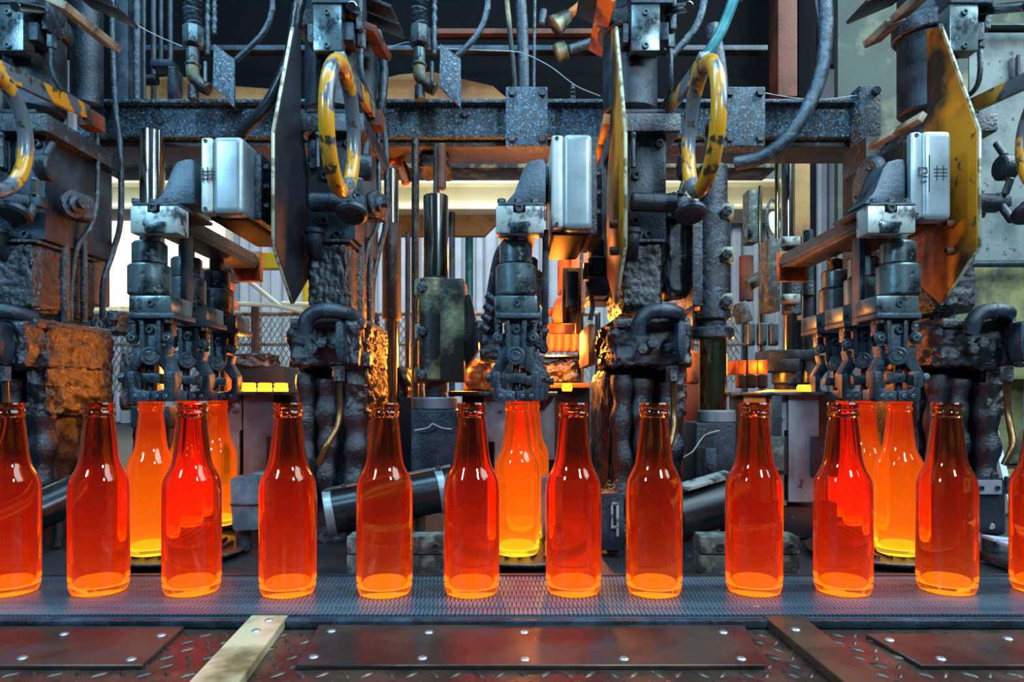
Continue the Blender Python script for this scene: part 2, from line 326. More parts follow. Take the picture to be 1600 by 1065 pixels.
# ---------------------------------------------------------------- the setting
def slab(name, lo, hi, m, bev=0.0):
    c = [(a + b) / 2 for a, b in zip(lo, hi)]; s = [b - a for a, b in zip(lo, hi)]
    return struct(box(None, name, c, s, m, bev))
slab('floor', (-6, 0.3, -0.2), (6, 7.2, -0.0045), 'floorgrey')
slab('ceiling', (-6, -1.5, 3.4), (6, 7.2, 3.5), 'ceil')
wb = slab('wall_back', (-6, 6.6, 0), (6, 6.7, 3.4), 'corrug')
for i in range(60):                                             # folded sheet ribs of the back wall
    rx = -5.9 + i * 0.2
    box(wb, 'wall_rib', (rx, 6.57, 1.5), (0.09, 0.06, 3.0), 'corrug', 0.02, seg=1)
wl = slab('wall_left', (-6.1, -1.5, 0), (-6, 7.2, 3.4), 'corrug')
# overexposed back wall built as an added emissive window far behind on the left
win = struct(pbox(None, 'glow_panel_1', 100, 268, 352, 486, 6.3, 6.5, 'cream', 0.01))
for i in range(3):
    pbox(win, 'glow_pane', 108 + i * 81, 276, 183 + i * 81, 478, 6.26, 6.3, 'glow_panel', 0.004)
win2 = struct(pbox(None, 'glow_panel_2', 1120, 290, 1215, 340, 6.3, 6.5, 'cream', 0.01))  # pale stretch of lit wall, built as a second added glowing panel
pbox(win2, 'glow_pane', 1126, 296, 1209, 334, 6.26, 6.3, 'glow_panel', 0.004)

# right-hand screen wall of stained steel sheets
wr = struct(pbox(None, 'wall_right', 1296, -500, 2300, 100, 2.52, 2.56, 'concrete', 0.002))
box(wr, 'wall_sheet', (X(1405, 2.5), 2.49, Z(150, 2.5)), (X(1506, 2.5) - X(1304, 2.5), 0.03, 1.3), 'concrete', 0.003)
box(wr, 'wall_sheet', (X(1700, 2.5), 2.50, Z(225, 2.5)), (X(1890, 2.5) - X(1510, 2.5), 0.03, 0.84), 'concrete2', 0.003)
box(wr, 'wall_sheet', (X(1700, 2.5), 2.50, Z(502, 2.5)), (X(1890, 2.5) - X(1460, 2.5), 0.03, 0.41), 'olivewall', 0.003)
cyl(wr, 'conduit', P(1480, 45, 2.44), P(1700, 45, 2.44), 0.012, 'void')
cyl(wr, 'conduit', P(1480, 412, 2.44), P(1700, 412, 2.44), 0.012, 'iron')
pbox(wr, 'wall_post', 1248, -300, 1276, 640, 2.40, 2.46, 'void', 0.002)
pbox(wr, 'wall_post', 1505, 590, 1512, 760, 2.46, 2.5, 'void', 0.002)
pbox(wr, 'hinge', 1583, 88, 1599, 120, 2.46, 2.48, 'concrete2', 0.002)
cyl(wr, 'hinge_pin', P(1591, 122, 2.45), P(1591, 86, 2.45), 0.006, 'iron')

# dark overhead steelwork behind the girder
oh = thing('overhead_frame', 'dark overhead steel frame filling the space above and behind the long girder', 'machine frame', P(700, 250, 2.3))
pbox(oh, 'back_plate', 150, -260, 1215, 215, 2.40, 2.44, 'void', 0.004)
pbox(oh, 'front_lip', 150, 222, 1215, 262, 2.30, 2.44, 'olive', 0.004)
for (a, b, cc, d) in ((190, 118, 470, 160), (585, 112, 800, 160)):
    pprism(oh, 'brown_lit_patch', [(a, d), (a, b + 14), (a + 40, b + 4), (a + 90, b), (a + 150, b + 14), (cc - 30, b + 22), (cc, d)], 2.3, 2.33, 'ochre', 0.001)  # brown light on the overhead back, put into cloud-shaped coloured sheets
pbox(oh, 'cross_bar', 195, 70, 1200, 78, 2.2, 2.24, 'iron', 0.002)
pbox(oh, 'cross_bar', 640, 44, 930, 52, 2.2, 2.24, 'rust', 0.002)
pbox(oh, 'side_plate', 1216, -260, 1246, 150, 2.28, 2.36, 'rust', 0.002)
pbox(oh, 'side_plate', 1242, 222, 1266, 500, 2.28, 2.33, 'ochre', 0.002)
pbox(oh, 'side_plate', 180, -260, 200, 160, 2.0, 2.1, 'iron', 0.002)

# ---------------------------------------------------------------- background of the hall
gd = thing('crane_girder', 'wide cream painted girder spanning the hall behind the machine', 'girder', P(740, 300, 3.9))
pbox(gd, 'web', -400, 284, 1230, 320, 3.9, 4.05, 'cream', 0.01)
pbox(gd, 'bottom_flange', -400, 318, 1230, 327, 3.84, 4.1, 'cream', 0.008)
pbox(gd, 'top_flange', -400, 279, 1230, 287, 3.84, 4.1, 'cream', 0.008)
hp = thing('hanging_plate', 'olive brown panel hanging under the cream girder', 'panel', P(760, 350, 4.2))
pprism(hp, 'panel', [(600, 336), (790, 336), (780, 345), (757, 368), (600, 368)], 3.95, 4.0, 'ochre', 0.002)
tp = tag(pcylv(None, 'teal_pipe', 733, 13, 322, CY + H * F / 4.2, 4.2, 'teal'), 'upright teal pipe standing against the pale corrugated wall', 'pipe')
tag(pcylv(None, 'dark_pipe', 706, 9, 330, CY + H * F / 3.9, 3.9, 'iron'), 'thin dark upright pipe just left of the teal pipe', 'pipe')
yr = thing('yellow_rail', 'bright yellow guard rail behind the left hanging bottles', 'rail', P(415, 406, 3.2))
pbox(yr, 'rail_bar', 340, 394, 486, 419, 3.2, 3.26, 'guardyellow', 0.006)
pbox(yr, 'rail_post', 472, 419, 484, CY + H * F / 3.2, 3.2, 3.26, 'guardyellow', 0.004)
wk = thing('walkway_rails', 'pale slanting rails of a walkway above the wire mesh', 'rail', P(400, 475, 3.0))
for (a, b, c_, d) in ((352, 474, 425, 476), (418, 474, 475, 487), (440, 474, 490, 476), (375, 428, 440, 480)):
    cyl(wk, 'rail_tube', P(a, b, 3.0), P(c_, d, 3.0), 0.010, 'cream')
pbox(wk, 'rail_post', 392, 478, 402, CY + H * F / 3.0, 3.0, 3.03, 'rust', 0.002)
# wire mesh fence: diamond net on posts
fe = thing('mesh_fence', 'expanded metal mesh fence seen between the machine columns', 'fence', P(700, 620, 3.05))
def diamond(par, x0, x1, y0, y1, D, px=9.0, py=15.0):
    bm = bmesh.new(); t = 1.5
    def strand(a, b, dz):
        pa, pb = P(a[0], a[1], D + dz), P(b[0], b[1], D + dz); d = (pb - pa).normalized(); n = Vector((d.z, 0, -d.x)) * (t / F * D / 2)
        q = [bm.verts.new(v) for v in (pa - n, pb - n, pb + n, pa + n)]; r_ = [bm.verts.new(v.co + Vector((0, 0.004, 0))) for v in q]
        bm.faces.new(q); bm.faces.new(r_[::-1])
        for i in range(4): bm.faces.new((q[i], q[(i + 1) % 4], r_[(i + 1) % 4], r_[i]))
    nx = int((x1 - x0) / px); ny = int((y1 - y0) / (py / 2))
    for j in range(ny):
        for i in range(nx):
            x = x0 + i * px + (px / 2 if j % 2 else 0); y = y0 + j * py / 2
            strand((x, y), (x - px / 2, y + py / 2), 0); strand((x, y), (x + px / 2, y + py / 2), 0.002)
    me = fin(bm, 'wire_mesh', False); me.materials.append(M['mesh'])
    return stuff(link(bpy.data.objects.new('wire_mesh', me), par, (0, 0, 0)))
fe.location = (0, 0, 0); WL[fe.name] = Vector((0, 0, 0))
diamond(fe, 150, 485, 492, 612, 3.05); diamond(fe, 590, 930, 492, 600, 3.05); diamond(fe, 1020, 1160, 492, 600, 3.05)
for (a, b) in ((145, 490), (588, 935), (1015, 1165)):
    cyl(fe, 'top_rail', P(a, 490, 3.05), P(b, 490, 3.05), 0.010, 'creamplate'); cyl(fe, 'middle_rail', P(a, 538, 3.04), P(b, 538, 3.04), 0.006, 'creamplate')
for a in (146, 344, 489, 589, 934, 1016, 1164):
    cyl(fe, 'fence_post', (X(a, 3.06), 3.06, -0.004), P(a, 488, 3.06), 0.012, 'iron')

# ---------------------------------------------------------------- long speckled girder
gi = thing('long_girder', 'long blue speckled steel girder running behind all the columns', 'girder', P(770, 190, 1.45))
pbox(gi, 'web', 120, 158, 1372, 214, 1.45, 1.50, 'beamblue', 0.003)
pbox(gi, 'top_flange', 120, 154, 1372, 160, 1.43, 1.56, 'beamblue', 0.002)
pbox(gi, 'under_channel', 150, 214, 1372, 229, 1.47, 1.58, 'rustcrust', 0.003)
for (a, b, c_, d) in ((790, 135, 856, 228), (1130, 135, 1196, 228), (1343, 133, 1377, 228)):
    pl = pbox(gi, 'splice_plate', a, b, c_, d, 1.41, 1.45, 'beamblue', 0.003)
    for (bx_, by_) in ((a + 10, b + 10), (c_ - 9, b + 10), (a + 10, d - 12), (c_ - 9, d - 12)):
        if c_ - a < 40 and bx_ == a + 10: continue
        hexbolt(pl, 'bolt', P(bx_, by_, 1.41), (0, -1, 0), 0.009, 0.008, 'grime')
for (bx_, by_) in ((727, 163), (727, 180), (1080, 190), (252, 190)):
    hexbolt(gi, 'bolt', P(bx_, by_, 1.45), (0, -1, 0), 0.007, 0.008, 'grime')
lathe(gi, 'grease_nipple', P(895, 155, 1.46), ((0, 0), (.006, 0), (.006, .006), (.004, .008), (.006, .012), (.004, .016), (.006, .02), (.003, .03), (0, .03)), 'iron')

# ---------------------------------------------------------------- upright pipes and hoses above the girder
up = thing('pipe_bundle', 'upright dark pipes standing on the girder at the far left', 'pipes', P(225, 154, 1.6))
for (a, wd, y1, D) in ((214, 11, 156, 1.55), (225, 6, 156, 1.52), (240, 8, 156, 1.62), (252, 7, 100, 1.66), (266, 8, 156, 1.66)):
    pcylv(up, 'pipe', a, wd, -60, y1, D, 'bluehose' if wd > 9 else 'iron')
pbox(up, 'clamp', 234, 92, 268, 103, 1.56, 1.6, 'iron'); cyl(up, 'union', P(228, 125, 1.58), P(246, 125, 1.58), 0.012, 'iron')
pbox(up, 'clamp_leg', 262, 103, 273, 156, 1.56, 1.6, 'iron')
for xo, lab in ((302, 'pipe drop with swivel elbow beside the left blue flap plate'), (656, 'pipe drop with swivel elbow left of the middle blue flap plate')):
    e = thing('swivel_pipe', lab, 'pipe fitting', P(xo, 155, 1.38), 'swivel pipe drops over the girder')
    tube(e, 'wrapped_hose', [P(xo + dx * 3, y, 1.38) for dx, y in ((0, -60), (.6, -10), (-.6, 18), (.4, 42))], lambda t: (12 + 2.2 * math.sin(t * 60)) / F * 1.38, 'bluehose', segs=14, n=14)
    tube(e, 'thin_hose', [P(xo + 22, y, 1.40) for y in (-60, -10, 30, 84)], lambda t: (5 + 1 * math.sin(t * 50)) / F * 1.4, 'bluehose', segs=10, n=10)
    if xo < 400: tube(e, 'thin_hose', [P(xo + 33, y, 1.40) for y in (-60, -10, 20, 52)], lambda t: (4 + 1 * math.sin(t * 50)) / F * 1.4, 'bluehose', segs=10, n=10)
    cyl(e, 'hose_nut', P(xo, 73, 1.38), P(xo, 42, 1.38), 16.5 / F * 1.38, 'sleeve', 0.003, 8)
    cyl(e, 'sleeve', P(xo - 1, 98, 1.38), P(xo - 1, 76, 1.38), 9.5 / F * 1.38, 'sleeve', 0.001)
    tube(e, 'elbow', [P(xo - 1, 98, 1.38), P(xo, 118, 1.38), P(xo + 10, 132, 1.38), P(xo + 24, 140, 1.38)], 10 / F * 1.38, 'olive', segs=16)
    cyl(e, 'elbow_collar', P(xo - 1, 104, 1.38), P(xo - 1, 100, 1.38), 12 / F * 1.38, 'sleeve', 0.001)
    cyl(e, 'tail_thread', P(xo, 156, 1.38), P(xo, 134, 1.38), 8 / F * 1.38, 'grime', 0.001)
    pcylv(e, 'drain_rod', xo + 19, 6, 96, 130, 1.36, 'sleeve')
    fl = thing('flap_plate', 'blue speckled slanted flap plate in front of the girder, ' + ('left one' if xo < 400 else 'middle one'), 'plate', P(xo + 50, 120, 1.34), 'blue flap plates')
    o_ = P(xo + 32, 70, 1.36)
    pprism(fl, 'flap', [(xo + 32, 68), (xo + 64, 92), (xo + 64, 168), (xo + 30, 134)], 1.34, 1.346, 'beamblue', 0.0006)
ho = [
 ('black_hose', 'thick black hose curving down to the left silver motor housing', [(470, -40, 1.2), (464, 20, 1.2), (452, 90, 1.22), (420, 160, 1.24), (380, 205, 1.27), (362, 240, 1.3)], 19, 'hose'),
 ('thin_pipe', 'thin blue pipe bending down to the left blue flap plate', [(426, -30, 1.42), (424, 20, 1.42), (412, 50, 1.42), (390, 74, 1.42), (368, 94, 1.42)], 9, 'bluehose'),
 ('thin_pipe', 'thin blue pipe bending down to the middle blue flap plate', [(762, -30, 1.42), (760, 18, 1.42), (748, 50, 1.42), (730, 72, 1.42), (711, 90, 1.42)], 10, 'bluehose'),
 ('ribbed_hose', 'dark ribbed hose hanging right of the left handled column', [(585, 20, 1.40), (592, 60, 1.38), (600, 110, 1.38), (596, 165, 1.38), (590, 205, 1.4)], 14, 'bluehose'),
 ('teal_hose', 'thick teal hose coming down to the right yellow ring', [(1160, -50, 1.3), (1146, 0, 1.3), (1126, 50, 1.3), (1100, 94, 1.3), (1088, 130, 1.32)], 17, 'teal'),
 ('blue_hose', 'blue grey hose looping beside the upper right of the middle column', [(1100, -40, 1.5), (1098, 10, 1.5), (1088, 40, 1.5), (1072, 62, 1.5), (1046, 90, 1.5)], 12, 'bluehose'),
 ('big_hose', 'big oily black hose looping down right across the girder', [(1292, -60, 1.25), (1290, 0, 1.25), (1291, 50, 1.25), (1283, 115, 1.25), (1262, 168, 1.25), (1228, 218, 1.26), (1190, 246, 1.28), (1148, 256, 1.3)], 22, 'bluehose'),
 ('red_flecked_hose', 'thinner hose running down beside the big black hose', [(1272, -60, 1.3), (1276, 0, 1.3), (1283, 50, 1.3), (1282, 100, 1.3), (1270, 150, 1.3), (1255, 175, 1.3)], 10, 'hose'),
 ('grey_pipe', 'grey blue upright pipe behind the girder splice plate', [(812, -60, 1.6), (816, 40, 1.6), (818, 100, 1.6), (819, 160, 1.6)], 18, 'bluehose'),
 ('leaning_strap', 'thin leaning pipe left of the grey upright pipe', [(790, -60, 1.55), (796, 40, 1.55), (802, 100, 1.55), (806, 160, 1.55)], 8, 'olive'),
 ('thin_rod', 'thin upright rod right of the grey upright pipe', [(836, -60, 1.55), (835, 60, 1.55), (834, 156, 1.55)], 5, 'bluehose'),
 ('wide_pipe', 'wide bluish upright pipe behind the right yellow ring', [(1112, 40, 1.55), (1122, 90, 1.55), (1128, 150, 1.55)], 22, 'bluehose'),
]
for (nm, lab, pts, wd, m) in ho:
    if pts[0][1] < 0: pts = [(pts[0][0] + (pts[0][0] - pts[1][0]) * .6, -420, pts[0][2])] + pts
    tag(ptube(None, nm, pts, wd, m, segs=14), lab, 'hose' if 'hose' in nm else 'pipe')
for (lab, pts) in (('pale string sagging from the upper left to the left pipe drop', [(175, 18, 1.5), (215, 40, 1.5), (250, 58, 1.5), (284, 72, 1.5)]),
                   ('pale string strung from the girder splice plate to the middle column', [(800, 80, 1.42), (820, 84, 1.42), (860, 104, 1.42), (900, 134, 1.42), (938, 150, 1.42)]),
                   ('pale string strung between the pipe drop and the splice plate', [(600, 78, 1.45), (640, 66, 1.45), (700, 76, 1.45), (800, 80, 1.42)]),
                   ('thin dark cable sagging along the girder top at the right', [(1195, 145, 1.42), (1215, 149, 1.42), (1250, 154, 1.42), (1290, 155, 1.42), (1345, 148, 1.42)])):
    tag(ptube(None, 'loose_string', pts, 1.6, 'tape', segs=5), lab, 'string')
vc = thing('valve_cluster', 'dim valves and knobs in the dark right of the girder splice plate', 'valve', P(880, 60, 1.9))
for (a, b, c_, d, r1, r2, m) in ((865, 42, 890, 22, .030, .016, 'olive'), (888, 24, 925, -6, .012, .012, 'orangepart'), (868, 84, 885, 78, .026, .026, 'olive'), (888, 78, 925, 66, .013, .013, 'bluehose'),
                              (846, 40, 850, 14, .012, .010, 'bluehose'), (905, -10, 940, 30, .016, .016, 'teal')):
    cyl(vc, 'valve_body', P(a, b, 1.9), P(c_, d, 1.9), r1, m, 0.004, 16, r2)

# ---------------------------------------------------------------- machine column (blow mechanism), built at the second column then copied
def column():
    t = thing('machine_column', 'second column from left, tar-crusted, with black guard plate on its left', 'machine column', (X(530, 1.234), 1.234, 0), 'tar-crusted machine columns')
    a = lambda *q, **k: pbox(t, *q, **k)
    pcylv(t, 'head_cylinder', 520, 84, -160, 180, 1.27, 'iron', 0.004, 40)
    pcylv(t, 'rear_cylinder', 566, 46, -160, 168, 1.37, 'iron', 0.004, 28)
    cyl(t, 'collar', P(520, 62, 1.27), P(520, 34, 1.27), 50 / F * 1.27, 'grime', 0.003, 40)
    a('head_block', 486, -160, 556, 4, 1.18, 1.26, 'iron', 0.004)
    cp = a('cover_plate', 489, 2, 534, 79, 1.185, 1.215, 'sleeve', 0.0025)
    bolt(cp, 'screw', P(511, 20, 1.185), (0, -1, 0), 0.0055, 0.005, 'sleeve'); bolt(cp, 'screw', P(511, 72, 1.185), (0, -1, 0), 0.0055, 0.005, 'sleeve')
    a('side_lug', 534, 34, 552, 62, 1.195, 1.24, 'iron', 0.002); a('side_lug', 480, 36, 489, 66, 1.195, 1.24, 'grime', 0.002)
    cyl(t, 'stub_pin', P(560, 18, 1.24), P(550, 10, 1.12), 0.008, 'chrome'); 
    a('valve_block', 556, -20, 566, 45, 1.2, 1.24, 'bluehose', 0.002)
    cyl(t, 'pipe_nut', P(564, 76, 1.22), P(564, 46, 1.22), 0.0085, 'sleeve', 0.001, 6)
    ptube(t, 'bent_pipe', [(564, 74, 1.22), (565, 110, 1.22), (572, 140, 1.24), (584, 165, 1.30), (590, 195, 1.34), (592, 300, 1.34), (590, 350, 1.32), (575, 385, 1.30), (566, 440, 1.3), (564, 500, 1.3)], 8, 'bluehose', segs=10)
    ptube(t, 'rear_pipe', [(590, -60, 1.42), (591, 60, 1.42), (596, 170, 1.42), (603, 230, 1.42), (604, 340, 1.42), (592, 392, 1.42), (583, 440, 1.4), (581, 500, 1.4)], 9, 'bluehose', segs=10)
    a('flange_plate', 467, 176, 569, 205, 1.19, 1.42, 'grime', 0.004)
    a('flange_shelf', 478, 170, 548, 177, 1.2, 1.36, 'iron', 0.002)
    a('valve_body', 480, 205, 556, 374, 1.215, 1.42, 'iron', 0.004)
    a('rear_housing', 486, 212, 560, 470, 1.36, 1.46, 'rustcrust', 0.004)
    a('bracket_strip', 483, 216, 494, 262, 1.205, 1.22, 'sleeve', 0.0015)
    cyl(t, 'latch_rod', P(496, 262, 1.195), P(496, 210, 1.195), 0.0042, 'bluehose')
    lathe(t, 'latch_ball', P(496, 218, 1.195), ((0, 0), (.005, .002), (.0065, .007), (.005, .012), (0, .014)), 'iron', segs=14)
    for (x, y) in ((486, 253), (508, 275), (507, 346), (527, 367), (545, 225)):
        bolt(t, 'screw', P(x, y, 1.215), (0, -1, 0), 0.0078, 0.007, 'iron')
    cyl(t, 'air_cylinder', P(484, 315, 1.175), P(556, 318, 1.175), 14.5 / F * 1.175, 'iron', 0.003)
    cyl(t, 'cylinder_ring', P(517, 315.5, 1.175), P(520, 315.5, 1.175), 15.3 / F * 1.175, 'grime', 0.0008)
    a('clevis', 545, 305, 570, 322, 1.165, 1.185, 'iron', 0.003)
    cyl(t, 'clevis_pin', P(558, 322, 1.175), P(558, 302, 1.175), 0.009, 'sleeve', 0.003)
    kn = cyl(t, 'knob_stem', P(556, 345, 1.15), P(557, 322, 1.17), 0.0065, 'iron')
    lathe(kn, 'mushroom_knob', P(550, 360, 1.12), ((0, 0), (.020, 0), (.0245, .003), (.0255, .008), (.022, .013), (.010, .019), (.007, .026), (0, .026)), 'iron', (0.10, -0.12, 1.0), 32)
    cyl(t, 'cross_cylinder', P(561, 262, 1.18), P(584, 262, 1.18), 20 / F * 1.18, 'iron', 0.003)
    cyl(t, 'tie_rod', P(571, 244, 1.18), P(574, 224, 1.2), 0.0058, 'iron')
    cyl(t, 'tie_rod', P(563, 278, 1.16), P(558, 304, 1.165), 0.0058, 'sleeve')
    cyl(t, 'ribbed_cap', P(588, 305, 1.28), P(588, 345, 1.28), 0.02, 'grime', 0.004, 18)
    lathe(t, 'ribbed_disc', P(580, 320, 1.25), ((0, 0), (.022, 0), (.022, .004), (.018, .005), (.018, .008), (.024, .009), (.024, .014), (.016, .016), (.016, .024), (.009, .026), (.009, .036), (0, .036)), 'grime', (1, -.4, 0), 24)
    cyl(t, 'elbow_collar', P(492, 366, 1.19), P(492, 357, 1.19), 0.0165, 'iron', 0.002)
    tube(t, 'hose_elbow', [P(492, 364, 1.19), P(491, 380, 1.19), P(494, 394, 1.2), P(504, 404, 1.23)], 0.0135, 'iron', segs=18)
    lump(t, 'ribbed_body', 478, 374, 546, 486, 1.20, 1.38, 'crust', 0.0022, 90, 2, 0, 12)
    a('body_joint', 476, 373, 548, 378, 1.197, 1.38, 'grime', 0.001)
    pcylv(t, 'guide_rod', 561, 17, 368, 505, 1.28, 'grime'); pcylv(t, 'guide_rod', 578, 10, 372, 505, 1.32, 'grime')
    a('lit_slit', 545, 374, 552, 500, 1.30, 1.36, 'rust', 0.001)  # orange light shining through the slit, put into this part's colour
    lump(t, 'cast_block', 446, 500, 572, 576, 1.16, 1.36, 'crust', 0.007, 34, 3, 0.0, 12)
    a('block_ledge', 452, 496, 570, 512, 1.155, 1.37, 'crust', 0.005)
    lump(t, 'cast_side', 540, 505, 574, 650, 1.18, 1.38, 'rustcrust', 0.006, 60, 4, 0, 12)
    tube(t, 'arched_hose', [P(477, 520, 1.135), P(478, 502, 1.13), P(490, 489, 1.13), (P(512, 485, 1.13)), P(540, 489, 1.14), P(556, 497, 1.17)], 0.0125, 'iron', segs=18)
    cyl(t, 'hose_band', P(508, 485.5, 1.13), P(511, 485.5, 1.13), 0.0137, 'grime', 0.0008)
    for (x, y, m_) in ((505, 536, 'grime'), (490, 545, 'grime')): hexbolt(t, 'plug', P(x, y, 1.15), (0, -1, 0), 0.010, 0.012, m_)
    pprism(t, 'lever_handle', [(524, 504), (530, 500), (536, 506), (537, 552), (533, 566), (527, 560), (523, 540)], 1.10, 1.13, 'iron', 0.003)
    lump(t, 'valve_lug', 540, 500, 560, 572, 1.13, 1.2, 'crust', 0.004, 60, 9, 0, 6)
    cyl(t, 'tube_nut', P(529, 596, 1.13), P(529, 572, 1.13), 0.0105, 'grime', 0.001, 6)
    ptube(t, 'copper_tube', [(530, 594, 1.13), (531, 640, 1.13), (526, 668, 1.12), (510, 696, 1.1), (497, 726, 1.1)], 10, 'copper', segs=10)
    lump(t, 'lower_housing', 458, 576, 562, 872, 1.22, 1.42, 'crust', 0.006, 30, 5, 0.0, 14)
    for i, (x, wd, y0, y1) in enumerate(((480, 34, 585, 800), (512, 36, 592, 770), (556, 42, 600, 790))):
        tube(t, 'crusted_pipe', [P(x + 2 * math.sin(k * 2 + i), y0 + (y1 - y0) * k / 6, 1.2) for k in range(7)], lambda s, wd=wd, i=i: wd / 2 / F * 1.2 * (1 + .12 * math.sin(s * 23 + i) - .15 * s), 'crust', segs=16, n=5)
    return t
col2 = column()
PC = 0.536
copy_tree(col2, (-PC, 0, 0), label='leftmost column, cut by the left edge, rusty orange-lit casting low on its right')
copy_tree(col2, (PC, 0, 0), label='tar-crusted column just right of the middle, beside the scorched narrow plate')
copy_tree(col2, (2 * PC, 0, 0), label='rightmost column, behind the big yellow guard plate and copper tube')

# ---------------------------------------------------------------- guard plates (upright plates in the Y-Z plane)
def guard(name, xw, lab, m, edge):
    t = thing(name, lab, 'guard plate', (xw, 1.06, 0))
    pts = [(1.19, 46), (1.154, 44), (1.062, 205), (1.062, 385), (1.154, 474), (1.246, 430), (1.246, 300), (1.19, 180)]
    poly = [(d, Z(y, d)) for d, y in pts]
    me = prism_me(tuple(poly), 0.007, 0.0006); me.materials.append(M[m]); me.name = 'plate'
    o = bpy.data.objects.new('plate', me)           # polygon X axis -> depth, extrusion -> -X
    link(o, t, (xw, 0, 0)); o.rotation_euler = (0, 0, math.pi / 2)
    rim = [(1.154, 44), (1.062, 205), (1.062, 385), (1.154, 474)]
    e = tube(t, 'worn_rim', [Vector((xw - .0035, d - .001, Z(y, d))) for d, y in rim], 0.0028, edge, segs=6, smooth=False)
    for (d, y) in ((1.12, 350), (1.12, 392)):
        bolt(t, 'screw', (xw - .007, d, Z(y, d)), (-1, 0, 0), 0.007, 0.012, 'rust')
    return t
guard('guard_plate', X(430, 1.06), 'tall sooty black guard plate right of the left silver motor housing', 'black', 'edge')
guard('guard_plate', X(981, 1.06), 'narrow edge-on scorched guard plate right of the middle silver motor housing', 'yellow2', 'edge')
guard('guard_plate', X(1535, 1.06), 'big yellow and orange guard plate at the right, scorched black at centre', 'yellow2', 'edge')

# ---------------------------------------------------------------- yellow tube rings
def ring(xw, lab):
    t = thing('guard_ring', lab, 'ring', (xw, 1.05, Z(200, 1.05)), 'chipped yellow tube rings')
    c = Vector((xw, 1.05, Z(200, 1.05))); r = 0.089
    pts = [Vector((0.002 * math.cos(a), 0.084 * math.sin(a), 0.091 * math.cos(a))) for a in [2 * math.pi * k / 48 for k in range(48)]]
    me = tube_me(pts, 0.0112, 16, True); me.materials.append(M['yellow'])
    link(bpy.data.objects.new('ring_tube', me), t, c)
    p0 = c + Vector((0, 0.012, 0.098)); p1 = Vector((xw, 1.30, Z(176, 1.30)))
    b = box(t, 'mounting_bar', (p0 + p1) / 2, (0.009, (p1 - p0).length, 0.026), 'yellow', 0.001); d = p1 - p0
    b.rotation_euler = (math.atan2(d.z, d.y), 0, 0)
    box(t, 'weld_tab', c + Vector((0, -0.002, 0.104)), (0.016, 0.02, 0.010), 'alu', 0.002)
    box(t, 'clamp_foot', p1 + Vector((0, 0.01, -0.012)), (0.03, 0.04, 0.03), 'rust', 0.003)
    return t
r2 = ring(X(533, 1.05), 'chipped yellow steel ring in front of the second column from left')
copy_tree(r2, (0.539, 0, 0), label='chipped yellow ring right of the middle column, beside the teal hose')
copy_tree(r2, (-0.528, 0, 0), label='chipped yellow ring cut by the left edge of the picture')
copy_tree(r2, (0.539 * 2, 0, 0), label='yellow ring at the far right, only its mounting bar in view')

# cream and rust deflector bars beside the column heads
def deflector(x0, y0, D0, x1, y1, D1, th, m, lab, hgt=0.03):
    p0, p1 = P(x0, y0, D0), P(x1, y1, D1); d = p1 - p0
    t = thing('deflector_plate', lab, 'plate', p0)
    for k, (a_, b_) in enumerate(((0.0, 0.48), (0.53, 1.0))):
        q = p0 + d * ((a_ + b_) / 2)
        b = box(t, 'front_strip', q, (th, d.length * (b_ - a_), hgt), m, 0.0015); b.rotation_mode = 'QUATERNION'; b.rotation_quaternion = Vector((0, 1, 0)).rotation_difference(d.normalized())
        if hgt > .025: b = box(t, 'web_plate', q + Vector((0, 0.01, 0.055)), (th * .5, d.length * (b_ - a_) * .95, .085), 'black', 0.001); b.rotation_mode = 'QUATERNION'; b.rotation_quaternion = Vector((0, 1, 0)).rotation_difference(d.normalized())
    return t
deflector(176, 72, 1.24, 88, 2, 1.07, 0.012, 'creamplate', 'stained cream deflector strip at the head of the leftmost column')
deflector(1362, 66, 1.24, 1448, -14, 1.06, 0.012, 'creamplate', 'stained cream deflector strip at the head of the rightmost column')
deflector(1362, 228, 1.26, 1442, 182, 1.12, 0.010, 'creamplate', 'rust-edged cream strip above the right silver motor housing', 0.016)
deflector(600, 88, 1.34, 574, 40, 1.22, 0.012, 'rust', 'orange-lit rusty deflector at the head of the second column')
deflector(932, 80, 1.34, 950, -8, 1.16, 0.012, 'orangepart', 'rusty deflector in orange-lit colour left of the middle column head')  # orange glow on the strip is painted by its material
deflector(932, 250, 1.30, 948, 186, 1.17, 0.012, 'orangepart', 'orange-lit rusty strip between the middle housing and the column', 0.02)  # orange light is in the strip colour here too

# ---------------------------------------------------------------- takeout: motor housing + arm + grippers + hanging bottles
def hash_marks(par, x, y, D, n, size):
    """black marker strokes drawn on the housing face"""
    bm = bmesh.new()
    def st(ax, ay, bx_, by_):
        pa, pb = P(ax, ay, D), P(bx_, by_, D); d = (pb - pa); L_ = d.length; d.normalize(); nn = Vector((d.z, 0, -d.x)) * 0.0007
        vs = [bm.verts.new(v + Vector((0, -0.0004, 0))) for v in (pa - nn, pb - nn, pb + nn, pa + nn)]; ws = [bm.verts.new(v.co + Vector((0, .0006, 0))) for v in vs]
        bm.faces.new(vs); bm.faces.new(ws[::-1])
        for i in range(4): bm.faces.new((vs[i], vs[(i + 1) % 4], ws[(i + 1) % 4], ws[i]))
    for s in n: st(*[v for v in (x + s[0] * size, y + s[1] * size, x + s[2] * size, y + s[3] * size)])
    me = fin(bm, 'ink_marks', False); me.materials.append(M['chalk'])
    return stuff(link(bpy.data.objects.new('marker_writing', me), par, (0, 0, 0)))
HASH2 = [(-1, -1.2, -1.0, 1.6), (-.1, -1.4, -.1, 1.6), (.8, -1.3, .8, 1.4), (-1.6, -.5, 1.4, -.6), (-1.6, .9, 1.4, .8), (-1.5, .1, 1.4, .1)]
